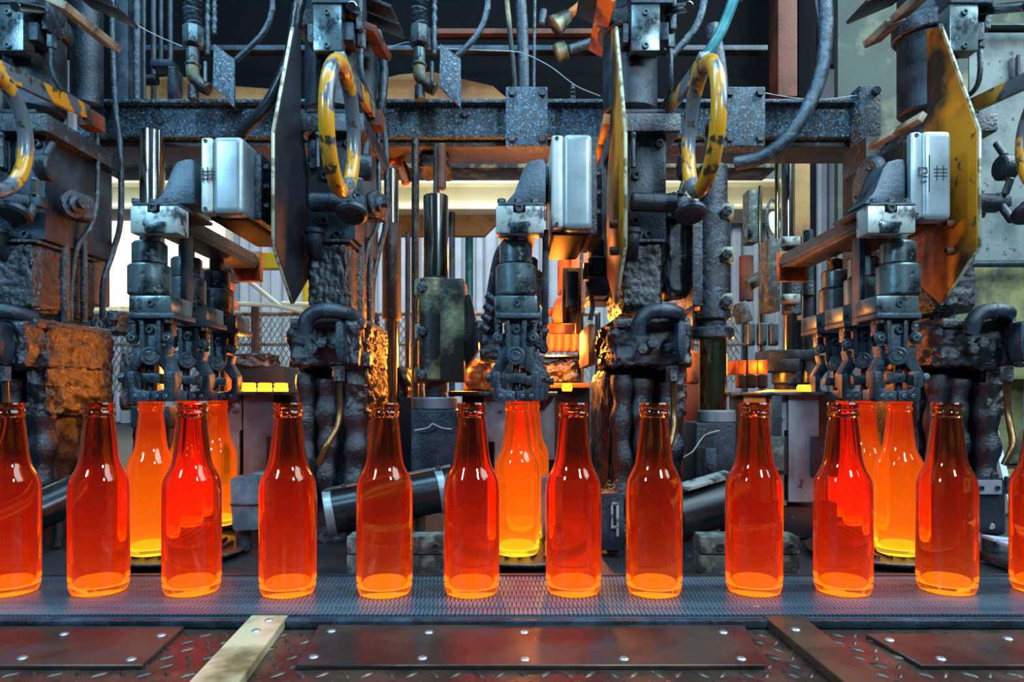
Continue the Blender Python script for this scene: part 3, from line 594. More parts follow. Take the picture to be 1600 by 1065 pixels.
HASH5 = [(0, -2.6, 0, 3.2), (-1.6, -.6, -1.6, .6), (-1.6, .6, -.2, .8), (-1.7, -.6, -.4, -.6), (-.4, -.6, -.3, .2), (-.3, .2, -1.2, .2), (-1.4, 1.5, -.4, 1.5),
         (1.2, -1, 1.2, 1.4), (2.2, -1, 2.2, 1.4), (.7, -.4, 2.8, -.4), (.7, .7, 2.8, .7), (.7, .15, 2.8, .15)]
def housing(x0, y0, w_, h_, lab, side):
    D = 1.05; x1, y1 = x0 + w_, y0 + h_
    t = thing('motor_housing', lab, 'motor housing', P(x0 + w_ / 2, y1, D), 'silver motor housings')
    b = pbox(t, 'housing_body', x0 + 18, y0, x1, y1, D, 1.11 if side else 1.20, 'alu', 0.010, seg=4)
    e = pbox(t, 'end_cover', x0, y0 + 2, x0 + 19, y1 - 2, D + .002, 1.068 if side else 1.19, 'alu' if side else 'alulight', 0.006, seg=3)
    zc = ((Z(y0, D) + Z(y1, D)) / 2); hh = Z(y0, D) - Z(y1, D); xc_ = (X(x0, D) + X(x1, D)) / 2; ww = X(x1, D) - X(x0, D)
    box(t, 'rear_casing', (xc_, 1.175, zc - .003), (ww * .94, .20, hh), 'browncast', .008, seg=3)
    box(t, 'rear_flange', (X(x1, D) + .006, 1.17, zc - .004), (.013, .15, hh * .9), 'grime', .004)
    box(t, 'rear_gearbox', (X(x1, D) + .0185, 1.19, zc - .01), (.012, .12, hh * .78), 'black', .004)
    for (dy_, dz_) in ((-.05, .03), (-.05, 0), (-.05, -.03), (0, .035)):
        hexbolt(t, 'flange_bolt', (X(x1, D) + .012, 1.16 + dy_, zc + dz_), (1, 0, 0), 0.006, 0.008, 'grime')
    for (dx, dy) in ((8, 8), (8, h_ - 8)): bolt(e, 'screw', P(x0 + dx, y0 + dy, D + .002), (0, -1, 0), 0.003, 0.0015, 'iron')
    return t
hl = housing(313, 212, 66, 122, 'left silver motor housing, marked with hatch strokes, left of the black guard plate', 0)
hash_marks(hl, 325, 272, 1.05, HASH2, 8)
hm = housing(862, 208, 64, 150, 'middle silver motor housing over the middle hanging bottle', 0)
hr = housing(1424, 203, 64, 140, 'right silver motor housing, marked with a number, against the yellow guard plate', 1)
hash_marks(hr, 1452, 268, 1.05, HASH5, 10)

def arm(xg, xh, lab):
    t = thing('takeout_arm', lab, 'machine arm', P(xg, 360, 1.03), 'takeout arms')
    D = 1.01; dx = xg
    eb = pbox(t, 'end_block', dx - 37, 321, dx + 38, 364, D, D + .035, 'pale', 0.0025)
    pbox(eb, 'top_slot', dx - 10, 319, dx + 9, 331, D - .001, D + .02, 'void', 0.001)
    bolt(eb, 'slot_screw', P(dx - .5, 325, D - .001), (0, -1, 0), 0.006, 0.003, 'iron')
    pbox(eb, 'insert_block', dx - 15, 346, dx + 14, 362, D - .006, D + .02, 'sleeve', 0.002)
    pbox(eb, 'insert_ear', dx - 18, 345, dx + 17, 352, D - .004, D + .02, 'sleeve', 0.002)
    pbox(t, 'beam', dx - 30, 322, dx + 26, 352, D + .035, 1.40, 'iron', 0.003)
    pbox(t, 'beam_rail', dx - 33, 336, dx + 28, 346, D + .036, 1.41, 'iron', 0.003)
    box(t, 'beam_end_plate', (X(dx, 1.045), 1.415, Z(345, 1.045)), (.058, .018, .06), 'orangepart', 0.002)
    pbox(t, 'clamp_plate', dx - 34, 316, dx + 38, 322, 1.02, 1.14, 'iron', 0.002)
    for i in range(6):
        hexbolt(t, 'clamp_bolt', P(dx - 28 + (i % 3) * 26, 316, 1.04 + .06 * (i // 3)), (0, 0, 1), 0.0065, 0.005, 'grime')
    a0, a1 = xh - 60, xh - 8
    pprism(t, 'pivot_bracket', [(a0 - 14, 318), (a0 + 2, 300), (a0 + 16, 262), (a0 + 24, 252), (a0 + 38, 248), (a1 - 4, 248), (a1 - 1, 258), (a1 - 1, 318)], 1.06, 1.12, 'holder', 0.003)
    hx = X(xh, 1.05); hz = Z(275, 1.1)
    cyl(t, 'pivot_hub', (hx - .020, 1.15, hz), (hx - .001, 1.15, hz), .046 if xh > 1000 else .034, 'grime', 0.004, 40)
    for k in range(5):
        an = 2.2 + k * .9; bolt(t, 'hub_screw', (hx - .020, 1.15 + .026 * math.cos(an), hz + .026 * math.sin(an)), (-1, 0, 0), 0.0045, 0.004, 'grime')
    for (k, xx) in (((0, 36),) if 500 < xg < 1000 else ((0, 42 if xg < 500 else -50), (1, 42 if xg < 500 else -50))):
        pbox(t, 'guide_post', dx + xx, 358, dx + xx + 9, 506, 1.10 + .12 * k, 1.125 + .12 * k, 'iron', 0.001)
    # rear side plate pierced by an oval hole
    return t
def gripper(cx, lab, D=1.06):
    t = thing('bottle_gripper', lab, 'gripper', P(cx, 626, D), 'takeout tong heads')
    f = lambda n, x0, y0, x1, y1, d0, d1, m, bev=.0015: pbox(t, n, cx + x0, y0, cx + x1, y1, D + d0, D + d1, m, bev)
    pcylv(t, 'piston_rod', cx, 26, 356.5, 380, D, 'grime')
    cyl(t, 'upper_cylinder', P(cx, 415, D), P(cx, 379, D), 25.5 / F * D, 'sleeve', 0.0035, 32)
    cyl(t, 'lower_cylinder', P(cx, 463, D), P(cx, 415, D), 31.5 / F * D, 'sleeve', 0.003, 32)
    hb = f('head_block', -34, 461, 34, 489, -.034, .034, 'sleeve', 0.004)
    bolt(hb, 'screw', P(cx + 2, 474, D - .034), (0, -1, 0), 0.005, 0.003, 'iron')
    f('collar_plate', -32, 488, 38, 497, -.034, .038, 'holder', 0.002)
    for x in (-27, 28):
        for d in (-.024, .024): hexbolt(t, 'hanger_bolt', P(cx + x, 496, D + d), (0, 0, -1), 0.007, 0.009, 'grime')
    pprism(t, 'clevis_plate', [(cx - 16, 496), (cx + 16, 496), (cx + 15, 556), (cx + 10, 566), (cx, 571), (cx - 10, 566), (cx - 15, 556)], D - .022, D - .010, 'holder', 0.002)
    for s in (-1, 1):
        pprism(t, 'clevis_rib', [(cx + s * 17, 497), (cx + s * 10, 497), (cx + s * 9, 546), (cx + s * 15, 552)] if s > 0 else [(cx - 10, 497), (cx - 17, 497), (cx - 15, 552), (cx - 9, 546)], D - .029, D - .02, 'holder', 0.0008)
    cyl(t, 'clevis_boss', P(cx, 556, D - .03), P(cx, 556, D - .01), 14 / F * D, 'holder', 0.0015)
    cyl(t, 'pivot_pin', P(cx, 556, D - .032), P(cx, 556, D - .03), 7.5 / F * D, 'sleeve', 0.0008)
    bolt(t, 'slot_screw', P(cx + 1, 515, D - .022), (0, -1, 0), 0.006, 0.004, 'iron')
    f('spindle', -10, 497, 10, 560, -.004, .016, 'grime', 0.004)
    for s in (-1, 1):
        cyl(t, 'roller', P(cx + s * 27, 528, D - .022), P(cx + s * 27, 528, D + .01), 9.5 / F * D, 'holder', 0.002, 16)
        bolt(t, 'roller_screw', P(cx + s * 27, 528, D - .022), (0, -1, 0), 0.005, 0.004, 'sleeve')
        f('roller_link', s * 27 - 6, 500, s * 27 + 6, 524, -.012, .008, 'grime', .002)
        arm_ = [(12, 540), (30, 540), (26, 556), (40, 580), (40, 604), (32, 608), (27, 604), (27, 588), (12, 568), (5, 556)]
        pts = [(cx + s * a, b) for a, b in arm_]
        if s < 0: pts = pts[::-1]
        pprism(t, 'tong_arm', pts, D - .014, D + .006, 'holder', 0.002)
        pts = [(cx + s * a, b) for a, b in [(36, 580), (36, 622), (32, 627), (1, 627), (1, 611), (20, 609), (25, 604), (25, 580)]]
        if s < 0: pts = pts[::-1]
        j = pprism(t, 'tong_jaw', pts, D - .030, D - .012, 'holder', 0.002)
        for x in (10, 24): bolt(j, 'jaw_screw', P(cx + s * x, 619, D - .030), (0, -1, 0), 0.0032, 0.0016, 'sleeve')
        pts = [(cx + s * a, b) for a, b in [(34, 608), (34, 626), (17, 626), (17, 608)]]
        if s < 0: pts = pts[::-1]
        pprism(t, 'jaw_side', pts, D - .012, D + .03, 'holder', 0.002)
        cyl(t, 'jaw_pin', P(cx + s * 36, 590, D), P(cx + s * 47, 590, D), 0.0075, 'grime', 0.0015, 12)
    f('cross_link', -16, 583, 16, 598, -.010, .004, 'holder', .002)
    pcylv(t, 'pull_rod', cx, 12, 560, 614, D + .002, 'iron')
    f('jaw_back', -30, 610, 30, 626, .018, .034, 'holder', .002)
    return t

# hot long-neck bottle: outer wall, rounded lip, inner wall, thick base - one closed glass surface
OUT = [(0, 0.0035), (.020, .003), (.027, 0), (.0305, .0015), (.0330, .008), (.0338, .020), (.0340, .116), (.0338, .125), (.0332, .132), (.0318, .138), (.0292, .144), (.0260, .150), (.0236, .156), (.0220, .163), (.0207, .173), (.0188, .193), (.0170, .209), (.0164, .213),
       (.0180, .215), (.0183, .2185), (.0168, .221), (.0166, .2235), (.0177, .225), (.0177, .229), (.0165, .231)]
INN = [(.0135, .231), (.0133, .220), (.0142, .209), (.0160, .193), (.0180, .173), (.0194, .163), (.0210, .156), (.0234, .150), (.0266, .144), (.0292, .138), (.0304, .132), (.0309, .125), (.0311, .116), (.0309, .018), (.028, .0115), (.022, .009), (0, .010)]
def bottle(loc, m, name, lab, cat, grp):
    key = ('bottle', m)
    if key not in _cache:
        me = lathe_me(OUT + INN, 48); me.materials.append(M[m]); me.materials.append(M['baseyellow' if m == 'hothang' else 'basered'])
        for p_ in me.polygons:
            if all(me.vertices[k].co.z < (.0116 if me.vertices[k].co.xy.length < .029 else .0001) for k in p_.vertices): p_.material_index = 1
        me.name = 'bottle_glass'; _cache[key] = me
    o = bpy.data.objects.new(name, _cache[key]); link(o, None, loc); tag(o, lab, cat, grp); return o

SETS = [(236, 313, 'left', 0.0), (808, 862, 'middle', 0.013), (1399, 1424, 'right', 0.008)]
ROWN = ['nearest', 'second', 'rearmost']
for (xg, xh, nm, yaw) in SETS:
    arm(xg + (4 if nm != 'right' else -6), xh, nm + ' takeout arm with pale steel end block, carrying three bottle grippers')
    gcx = xg - 2 if nm != 'right' else xg + 4
    g0 = gripper(gcx, 'nearest gripper in the %s row, holding a glowing bottle by its neck' % nm)
    for k in range(3):
        dxy = (yaw * k, 0.12 * k, 0)
        if k: copy_tree(g0, dxy, label='%s gripper back in the %s row, holding a glowing bottle by its neck' % (ROWN[k], nm))
        bt = bottle(Vector((X(gcx + 2, 1.06), 1.06, Z(624, 1.06) - .231)) + Vector(dxy), 'hothang', 'hot_bottle',
                    '%s glowing orange bottle hanging from the %s row of grippers' % (ROWN[k], nm), 'bottle', 'hot bottles hanging from grippers')
TWO = [(-1, -.6, -.7, -1.1), (-.7, -1.1, -.2, -1.1), (-.2, -1.1, .1, -.6), (.1, -.6, -1, 1), (-1, 1, .2, 1)]
g_left = [o for o in C.objects if o.name == 'bottle_gripper'][0]
hash_marks(g_left, 209, 474, 1.0255, TWO, 6); hash_marks(g_left, 220, 474, 1.0255, TWO, 6)
for (xq, nm) in ((262, 'left'), (832, 'middle')):
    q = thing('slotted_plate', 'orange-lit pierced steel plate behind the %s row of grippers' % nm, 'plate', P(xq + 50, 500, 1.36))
    pbox(q, 'post', xq + 47, 418, xq + 53, 500, 1.34, 1.36, 'orangepart', .001); pbox(q, 'post', xq + 68, 418, xq + 76, 520, 1.34, 1.36, 'orangepart', .001)  # steel coloured orange for the glow that falls on it
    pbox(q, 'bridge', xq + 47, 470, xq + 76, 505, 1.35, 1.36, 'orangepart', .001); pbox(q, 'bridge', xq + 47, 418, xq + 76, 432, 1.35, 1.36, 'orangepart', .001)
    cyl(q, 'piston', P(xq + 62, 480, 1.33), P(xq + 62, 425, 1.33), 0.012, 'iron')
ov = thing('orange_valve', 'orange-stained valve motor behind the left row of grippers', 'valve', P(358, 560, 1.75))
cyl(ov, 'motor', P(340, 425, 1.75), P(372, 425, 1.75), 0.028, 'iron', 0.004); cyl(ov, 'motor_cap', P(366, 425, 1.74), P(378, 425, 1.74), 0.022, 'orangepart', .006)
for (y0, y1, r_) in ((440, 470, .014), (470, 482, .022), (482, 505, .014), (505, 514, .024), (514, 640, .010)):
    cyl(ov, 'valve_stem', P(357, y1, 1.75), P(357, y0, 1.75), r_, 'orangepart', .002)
hb_ = thing('hose_pair', 'pair of dark teal hoses running down left of the middle gripper', 'hose', P(775, 480, 1.15))
ptube(hb_, 'hose', [(792, 378, 1.1), (778, 400, 1.12), (768, 450, 1.14), (762, 495, 1.16), (752, 530, 1.18)], 14, 'bluehose', segs=12)
ptube(hb_, 'hose', [(800, 380, 1.13), (786, 410, 1.14), (776, 460, 1.16), (770, 505, 1.18), (764, 540, 1.2)], 12, 'bluehose', segs=12)
for i in range(4): ptube(hb_, 'tape_wrap', [(760 - i * 3, 460 + i * 16, 1.128), (772 - i * 3, 468 + i * 16, 1.128)], 12, 'grime', segs=8)
va = thing('crusted_coupling', 'dark crusted arm joining the steel shaft to the middle gripper', 'machine arm', P(760, 560, 1.2))
lump(va, 'arm_body', 750, 522, 790, 562, 1.16, 1.26, 'crust', .003, 60, 3, 0, 6)
lump(va, 'arm_joint', 742, 500, 764, 530, 1.18, 1.26, 'crust', .003, 60, 5, 0, 6)

# ---------------------------------------------------------------- steel shafts with clamp bodies
def shaft(xc, wpx, ytop, D, lab, segs_, clamps, side, base):
    t = thing('guide_shaft', lab, 'shaft', (X(xc, D), D, 0), 'steel guide shafts')
    for (y0, y1, wd, m) in segs_: pcylv(t, 'shaft_section', xc, wd, y0, y1, D, m, 0.002, 36)
    for (y0, y1) in clamps:
        c_ = pbox(t, 'clamp_ear', xc + side * 8 - (26 if side < 0 else 0), y0, xc + side * 8 + (26 if side > 0 else 0), y1, D - .03, D + .03, 'olive', 0.005)
        cyl(c_, 'clamp_bolt', P(xc + side * 22, (y0 + y1) / 2, D - .045), P(xc + side * 22, (y0 + y1) / 2, D - .03), 0.0095, 'grime', 0.002, 6)
    if base:
        x0, y0, x1, y1 = base
        b = cyl(t, 'base_collar', P((x0 + x1) / 2, y0 + 18, D), P((x0 + x1) / 2, y0 - 2, D), (x1 - x0) / 2 / F * D * .95, 'mold', 0.003, 28)
        pbox(t, 'base_block', x0, y0 + 18, x1, y1, D - .05, D + .05, 'iron', 0.004)
    return t
zb = lambda D: CY + H * F / D
shaft(238, 36, 208, 1.42, 'polished shaft behind the left arm end block', [(205, zb(1.42), 36, 'chrome')], [], 1, None)
cs = shaft(681, 38, 305, 1.30, 'polished shaft in an olive clamp body, left of the middle gripper', [(306, 435, 39, 'chrome'), (590, 640, 36, 'grime')], [(434, 462), (505, 530), (573, 598)], -1, (642, 622, 716, 800))
b_ = pbox(cs, 'clamp_body', 662, 434, 726, 596, 1.265, 1.36, 'olive', 0.006); pprism(cs, 'side_wing', [(724, 460), (735, 460), (748, 520), (748, 545), (724, 582)], 1.29, 1.34, 'black', .002)
pcylv(cs, 'clamp_barrel', 676, 44, 436, 594, 1.285, 'olive', .003)
rs = shaft(1114, 50, 195, 1.26, 'dark-coated shaft with clamps and an oil-gold lower tube, right of the middle column',
      [(195, 262, 26, 'chrome'), (260, 330, 44, 'grime'), (320, 500, 54, 'grime'), (480, 515, 40, 'grime'), (528, 650, 42, 'brass')], [(316, 342), (384, 410), (457, 482)], 1, (1088, 642, 1150, 780))
cyl(rs, 'ring_nut', P(1112, 530, 1.26), P(1112, 512, 1.26), 34 / F * 1.26, 'grime', .003, 20)
lump(rs, 'clamp_casting', 1042, 318, 1108, 462, 1.28, 1.36, 'crust', .004, 40, 7, 0, 8)
pbox(rs, 'side_wing', 1082, 328, 1100, 478, 1.24, 1.36, 'grime', .003)
pbox(rs, 'lower_bracket', 1082, 486, 1100, 510, 1.26, 1.30, 'black', .002)
ptube(cs, 'loose_wire', [(648, 672, 1.24), (668, 668, 1.24), (676, 662, 1.24), (690, 668, 1.24), (706, 670, 1.24)], 2, 'tape', segs=5)
ptube(rs, 'loose_wire', [(1066, 715, 1.2), (1082, 705, 1.2), (1094, 688, 1.2), (1104, 678, 1.2), (1124, 672, 1.2)], 2, 'tape', segs=5)
ptube(rs, 'loose_wire', [(1076, 722, 1.2), (1084, 706, 1.2), (1098, 696, 1.2), (1105, 674, 1.2)], 2, 'copper', segs=5)
pbox(rs, 'front_bracket', 1102, 700, 1120, 744, 1.15, 1.2, 'iron', .002)
hexbolt(rs, 'bracket_bolt', P(1109, 728, 1.15), (0, -1, 0), 0.007, 0.009, 'iron')

# rods and rusty uprights seen through the gaps
rods = [
 ('tie_tube', 'steel tube with an orange-lit edge right of the second column', [(612, 22, 265, 640, 1.5, 'chrome'), (612, 30, 350, 500, 1.48, 'rustcrust')]),
 ('crusted_rod', 'crusted upright rod left of the olive clamp body', [(649, 12, 215, 600, 1.42, 'rustcrust')]),
 ('thin_rod', 'thin dark upright rod beside the crusted rod', [(637, 8, 362, 600, 1.55, 'iron')]),
 ('brass_rod', 'orange-lit rod behind the middle left gap', [(658, 8, 440, 600, 1.55, 'chrome')]),
 ('spray_rod', 'rusty rod hanging above the polished middle shaft', [(690, 14, 225, 296, 1.32, 'rust'), (682, 10, 225, 302, 1.33, 'rustcrust')]),
]
for (nm, lab, sg) in rods:
    t = thing(nm, lab, 'rod', P(sg[0][0], sg[0][3], sg[0][4]))
    for (x, wd, y0, y1, D, m) in sg: pcylv(t, 'rod_section', x, wd, y0, y1 if y1 < 600 else zb(D), D, m, .002, 20)
bk = thing('hanging_bracket', 'rusty orange-lit bracket under the girder right of the second column', 'bracket', P(640, 290, 1.55))
ptube(bk, 'curved_strap', [(600, 258, 1.55), (618, 248, 1.55), (628, 268, 1.55), (634, 288, 1.55)], 12, 'orangepart')
ptube(bk, 'stay', [(616, 256, 1.57), (632, 258, 1.57), (640, 284, 1.57)], 8, 'rustcrust'); lump(bk, 'rust_lump', 655, 237, 700, 262, 1.5, 1.6, 'rustcrust', .005, 60, 2, 0, 6)

# ---------------------------------------------------------------- blank-side mechanisms seen in the gaps
bm1 = thing('blank_mechanism', 'orange-lit blank-side mechanism between middle gripper and column', 'machine', (X(885, 1.95), 1.95, 0))
cyl(bm1, 'arm_cylinder', P(883, 462, 1.95), P(883, 406, 1.95), 12 / F * 1.95, 'orangepart', .004)  # orange glow on these mechanism parts is put into their colour
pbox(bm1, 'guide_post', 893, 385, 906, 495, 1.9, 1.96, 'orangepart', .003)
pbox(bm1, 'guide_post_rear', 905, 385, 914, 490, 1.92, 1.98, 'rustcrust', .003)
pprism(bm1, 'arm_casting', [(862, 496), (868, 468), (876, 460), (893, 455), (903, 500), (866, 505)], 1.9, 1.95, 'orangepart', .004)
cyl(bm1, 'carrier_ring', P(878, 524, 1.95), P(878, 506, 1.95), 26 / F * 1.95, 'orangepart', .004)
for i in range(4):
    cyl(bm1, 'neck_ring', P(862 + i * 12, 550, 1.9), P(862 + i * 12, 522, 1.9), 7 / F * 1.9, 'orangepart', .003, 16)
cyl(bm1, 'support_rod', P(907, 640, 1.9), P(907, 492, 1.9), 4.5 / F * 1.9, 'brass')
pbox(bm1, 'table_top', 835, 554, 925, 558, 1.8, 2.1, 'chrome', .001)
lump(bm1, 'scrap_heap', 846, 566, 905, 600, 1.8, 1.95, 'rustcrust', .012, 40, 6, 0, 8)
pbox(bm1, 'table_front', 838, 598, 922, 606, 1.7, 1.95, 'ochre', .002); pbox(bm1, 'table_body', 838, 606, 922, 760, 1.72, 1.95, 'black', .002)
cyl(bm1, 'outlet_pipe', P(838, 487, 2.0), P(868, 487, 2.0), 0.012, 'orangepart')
sp_ = thing('swing_cylinder', 'short dark cylinder with pale side clip left of the middle column', 'cylinder', P(935, 480, 1.3))
cyl(sp_, 'cylinder_body', P(933, 432, 1.3), P(933, 402, 1.3), 15 / F * 1.3, 'iron', .003); pbox(sp_, 'lower_block', 919, 433, 950, 462, 1.28, 1.33, 'iron', .002)
pcylv(sp_, 'upper_rod', 933, 22, 375, 404, 1.3, 'black'); pbox(sp_, 'side_clip', 912, 410, 920, 436, 1.28, 1.3, 'brass', .001)
ptube(sp_, 'side_link', [(918, 440, 1.28), (924, 462, 1.28), (926, 480, 1.28), (922, 500, 1.28)], 8, 'sleeve'); pbox(sp_, 'link_foot', 919, 506, 930, 570, 1.24, 1.4, 'orangepart', .002)
bm2 = thing('blank_mechanism', 'blank-side mechanism with pale clamps seen left of the right row of grippers', 'machine', (X(1225, 1.7), 1.7, 0))
pcylv(bm2, 'upper_rod', 1230, 18, 225, 380, 1.7, 'chrome'); pcylv(bm2, 'thin_rod', 1214, 7, 240, 380, 1.66, 'brass')
pcylv(bm2, 'barrel', 1237, 30, 372, 492, 1.7, 'grime'); pbox(bm2, 'rough_plate', 1200, 372, 1220, 486, 1.64, 1.7, 'castgreen', .004)
for y in (368, 412, 458):
    pbox(bm2, 'clamp_ear', 1228, y, 1252, y + 15, 1.66, 1.7, 'pale', .006); cyl(bm2, 'clamp_nut', P(1222, y + 8, 1.65), P(1232, y + 8, 1.65), .010, 'pale', .002, 6)
pcylv(bm2, 'lower_shaft', 1234, 22, 490, 548, 1.7, 'chrome'); pcylv(bm2, 'side_shaft', 1263, 16, 360, 552, 1.72, 'iron'); pcylv(bm2, 'side_sleeve', 1263, 18, 440, 462, 1.715, 'grime')
pbox(bm2, 'cross_plate', 1202, 546, 1282, 562, 1.64, 1.74, 'iron', .002); pbox(bm2, 'yoke', 1196, 560, 1250, 580, 1.63, 1.75, 'iron', .002)
cyl(bm2, 'collar', P(1229, 600, 1.68), P(1229, 580, 1.68), 23 / F * 1.68, 'sleeve', .004); cyl(bm2, 'lower_collar', P(1227, 609, 1.68), P(1227, 599, 1.68), 17 / F * 1.68, 'iron', .003)
pcylv(bm2, 'side_nut', 1263, 20, 560, 598, 1.66, 'sleeve'); ptube(bm2, 'swing_arm', [(1168, 446, 1.8), (1190, 432, 1.8), (1206, 426, 1.75)], 20, 'castgreen')
for i in range(3):
    cyl(bm2, 'neck_ring', P(1172 + i * 18, 540, 1.9), P(1172 + i * 18, 505, 1.9), 8 / F * 1.9, 'sleeve', .003, 16)
    pbox(bm2, 'rust_block', 1152 + i * 17, 562, 1166 + i * 17, 584, 1.6, 1.68, 'orangepart', .003)
    cyl(bm2, 'small_drum', P(1157 + i * 17, 606, 1.55), P(1157 + i * 17, 584, 1.55), 8 / F * 1.55, 'rust', .003, 16)
pbox(bm2, 'support_table', 1150, 612, 1290, 620, 1.56, 1.8, 'iron', .002); pbox(bm2, 'table_leg', 1160, 620, 1280, zb(1.6), 1.6, 1.7, 'black', .002)
pcylv(bm2, 'red_flask', 1166, 22, 400, 470, 1.95, 'rust'); pprism(bm2, 'pierced_arm', [(1150, 475), (1166, 468), (1178, 500), (1160, 505)], 1.85, 1.9, 'castgreen', .003)
pd = thing('pale_disc_guard', 'oval cream disc in a black rim behind the right shaft', 'disc', P(1208, 330, 1.9))
lathe(pd, 'disc', P(1208, 348, 1.9), ((0, 0), (.030, 0), (.030, .004), (0, .004)), 'cream', (.9, -1, 0)); 
tube(pd, 'disc_rim', [P(1208, 348, 1.9) + Vector((.036 * math.cos(a) * .75, .036 * math.cos(a) * .66, .062 * math.sin(a))) for a in [k * math.pi / 12 for k in range(24)]], .004, 'grime', segs=6, closed=True, smooth=False)
wt = thing('water_valve', 'pale box with a hexagonal knob on a thin post, right background gap', 'valve', P(1172, 380, 2.1))
pbox(wt, 'valve_box', 1170, 295, 1186, 378, 2.1, 2.16, 'castgreen', .004); cyl(wt, 'valve_knob', P(1166, 362, 2.08), P(1174, 362, 2.08), .022, 'sleeve', .003, 6)
pcylv(wt, 'post', 1188, 6, 290, zb(2.1), 2.1, 'brass')
rd = thing('rusty_drum', 'rusty brown drum on a rod in front of the mesh, right of the middle column', 'drum', (X(1076, 1.8), 1.8, 0))
pcylv(rd, 'drum', 1076, 36, 548, 600, 1.8, 'orangepart', .006); pcylv(rd, 'drum_rod', 1080, 8, 470, 550, 1.8, 'rust'); pbox(rd, 'drum_stand', 1058, 600, 1094, zb(1.8), 1.76, 1.84, 'rust', .002)
pbox(rd, 'cross_shelf', 1040, 472, 1096, 486, 1.8, 1.9, 'rust', .003)
rb_ = thing('rust_block_heap', 'rusty orange block between the clamp body and the middle gripper', 'block', (X(748, 1.6), 1.6, 0))
lump(rb_, 'rust_block', 728, 562, 772, 612, 1.6, 1.75, 'orangepart', .008, 40, 8, 0, 8); pbox(rb_, 'block_stand', 722, 612, 790, zb(1.6), 1.6, 1.8, 'black', .003)
pbox(rb_, 'dark_shelf', 700, 611, 800, 619, 1.5, 1.7, 'black', .002)
lb = thing('dark_mould_table', 'black table with rusty lumps in front of the mesh at left', 'table', (X(395, 1.9), 1.9, 0))
pbox(lb, 'table_body', 340, 572, 445, zb(1.9), 1.9, 2.1, 'black', .004); lump(lb, 'rust_lump', 345, 552, 420, 574, 1.9, 2.0, 'rustcrust', .008, 40, 4, 0, 6)
lump(lb, 'rust_lump', 186, 545, 214, 640, 1.7, 1.8, 'rustcrust', .005, 40, 5, 0, 6)
lump(lb, 'dark_lump', 156, 486, 186, 520, 1.7, 1.8, 'crust', .006, 50, 5, 0, 6)
lc = thing('rust_wall_casting', 'low rusty casting behind the right foot of the second column', 'casting', (X(625, 1.55), 1.55, 0))
lump(lc, 'casting', 596, 572, 640, 640, 1.5, 1.7, 'rustcrust', .008, 40, 4, 0, 8); pbox(lc, 'casting_foot', 590, 620, 650, zb(1.5), 1.5, 1.7, 'black', .003)

# ---------------------------------------------------------------- moulds
def mould(x0, D, lab, hot, y1=758, brown=True):
    t = thing('mould_block', lab, 'mould', (X(x0 + 50, D), D, 0), 'blow moulds between the columns')
    pbox(t, 'mould_half', x0, 617, x0 + 34, y1, D, D + .12, 'mold', .002)
    pprism(t, 'mould_half', [(x0 + 36, 617), (x0 + 84, 617), (x0 + 84, 702), (x0 + 76, 702), (x0 + 76, y1 - 6), (x0 + 36, y1 - 6)], D - .006, D + .11, 'mold', .0015)
    pbox(t, 'hinge_slot', x0 + 31, 672, x0 + 37, y1 - 10, D - .004, D + .02, 'void', .0005)
    pbox(t, 'hinge_slot', x0 + 6, 690, x0 + 15, 742, D - .003, D + .02, 'void', .0005)
    pbox(t, 'rear_mould', x0 + 84, 619, x0 + 110, y1 - 40, D + .03, D + .14, 'moldbrown' if brown else 'mold', .002)
    pprism(t, 'latch_plate', [(x0 + 72, 682), (x0 + 84, 682), (x0 + 84, 690), (x0 + 92, 690), (x0 + 92, 745), (x0 + 72, 745)], D - .012, D - .006, 'iron', .001)
    pbox(t, 'cover_sheet', x0 - 8, 612, x0 + 114, 617, D - .02, D + .14, 'sleeve', .001)
    pbox(t, 'mould_foot', x0 - 4, y1, x0 + 108, zb(D), D + .01, D + .12, 'black', .003)
    if hot:
        for i in range(3):
            hr_ = lathe(None, 'hot_glass_rim', P(x0 + 45 + i * 25, 611.6, D + .03 + i * .012), ((0, 0), (.0135, 0), (.014, .006), (.0125, .010), (.0135, .015), (.011, .017), (.010, .008), (0, .007)), 'hotring', segs=20)
            tag(hr_, '%s of three glowing yellow bottle rims on the left mould top' % ('leftmost', 'middle', 'rightmost')[i], 'glass rim', 'glowing rims on the mould')
    return t
mould(344, 1.33, 'grey mould block behind the gap left of the second column', True)
mould(757, 1.33, 'grey mould block behind the middle hanging bottle', False, brown=False)
mm = mould(1196, 1.24, 'purple-grey mould block left of the right hanging bottles', False, 790)
tag(lathe(None, 'hot_glass_rim', P(1226, 616, 1.33), ((0, 0), (.052, 0), (.054, .005), (.03, .009), (0, .009)), 'hotmetal', segs=28), 'flat glowing orange disc on the right mould under the collars', 'glass rim')
tag(lathe(None, 'hot_glass_rim', P(1257, 611, 1.31), ((0, 0), (.013, 0), (.014, .007), (.011, .012), (0, .012)), 'hotring', segs=20), 'small glowing yellow rim beside the collars on the right mould', 'glass rim')
tag(lathe(None, 'hot_glass_rim', P(886, 611, 1.4), ((0, 0), (.009, 0), (.011, .007), (.009, .016), (0, .016)), 'hotring', segs=16), 'small glowing rim right of the middle mould block', 'glass rim')
pprism(mm, 'bracket_plate', [(1206, 618), (1222, 618), (1222, 682), (1230, 682), (1230, 742), (1206, 742)], 1.22, 1.232, 'iron', .001)
pbox(mm, 'key_plate', 1196, 682, 1225, 735, 1.21, 1.23, 'castgreen', .001)

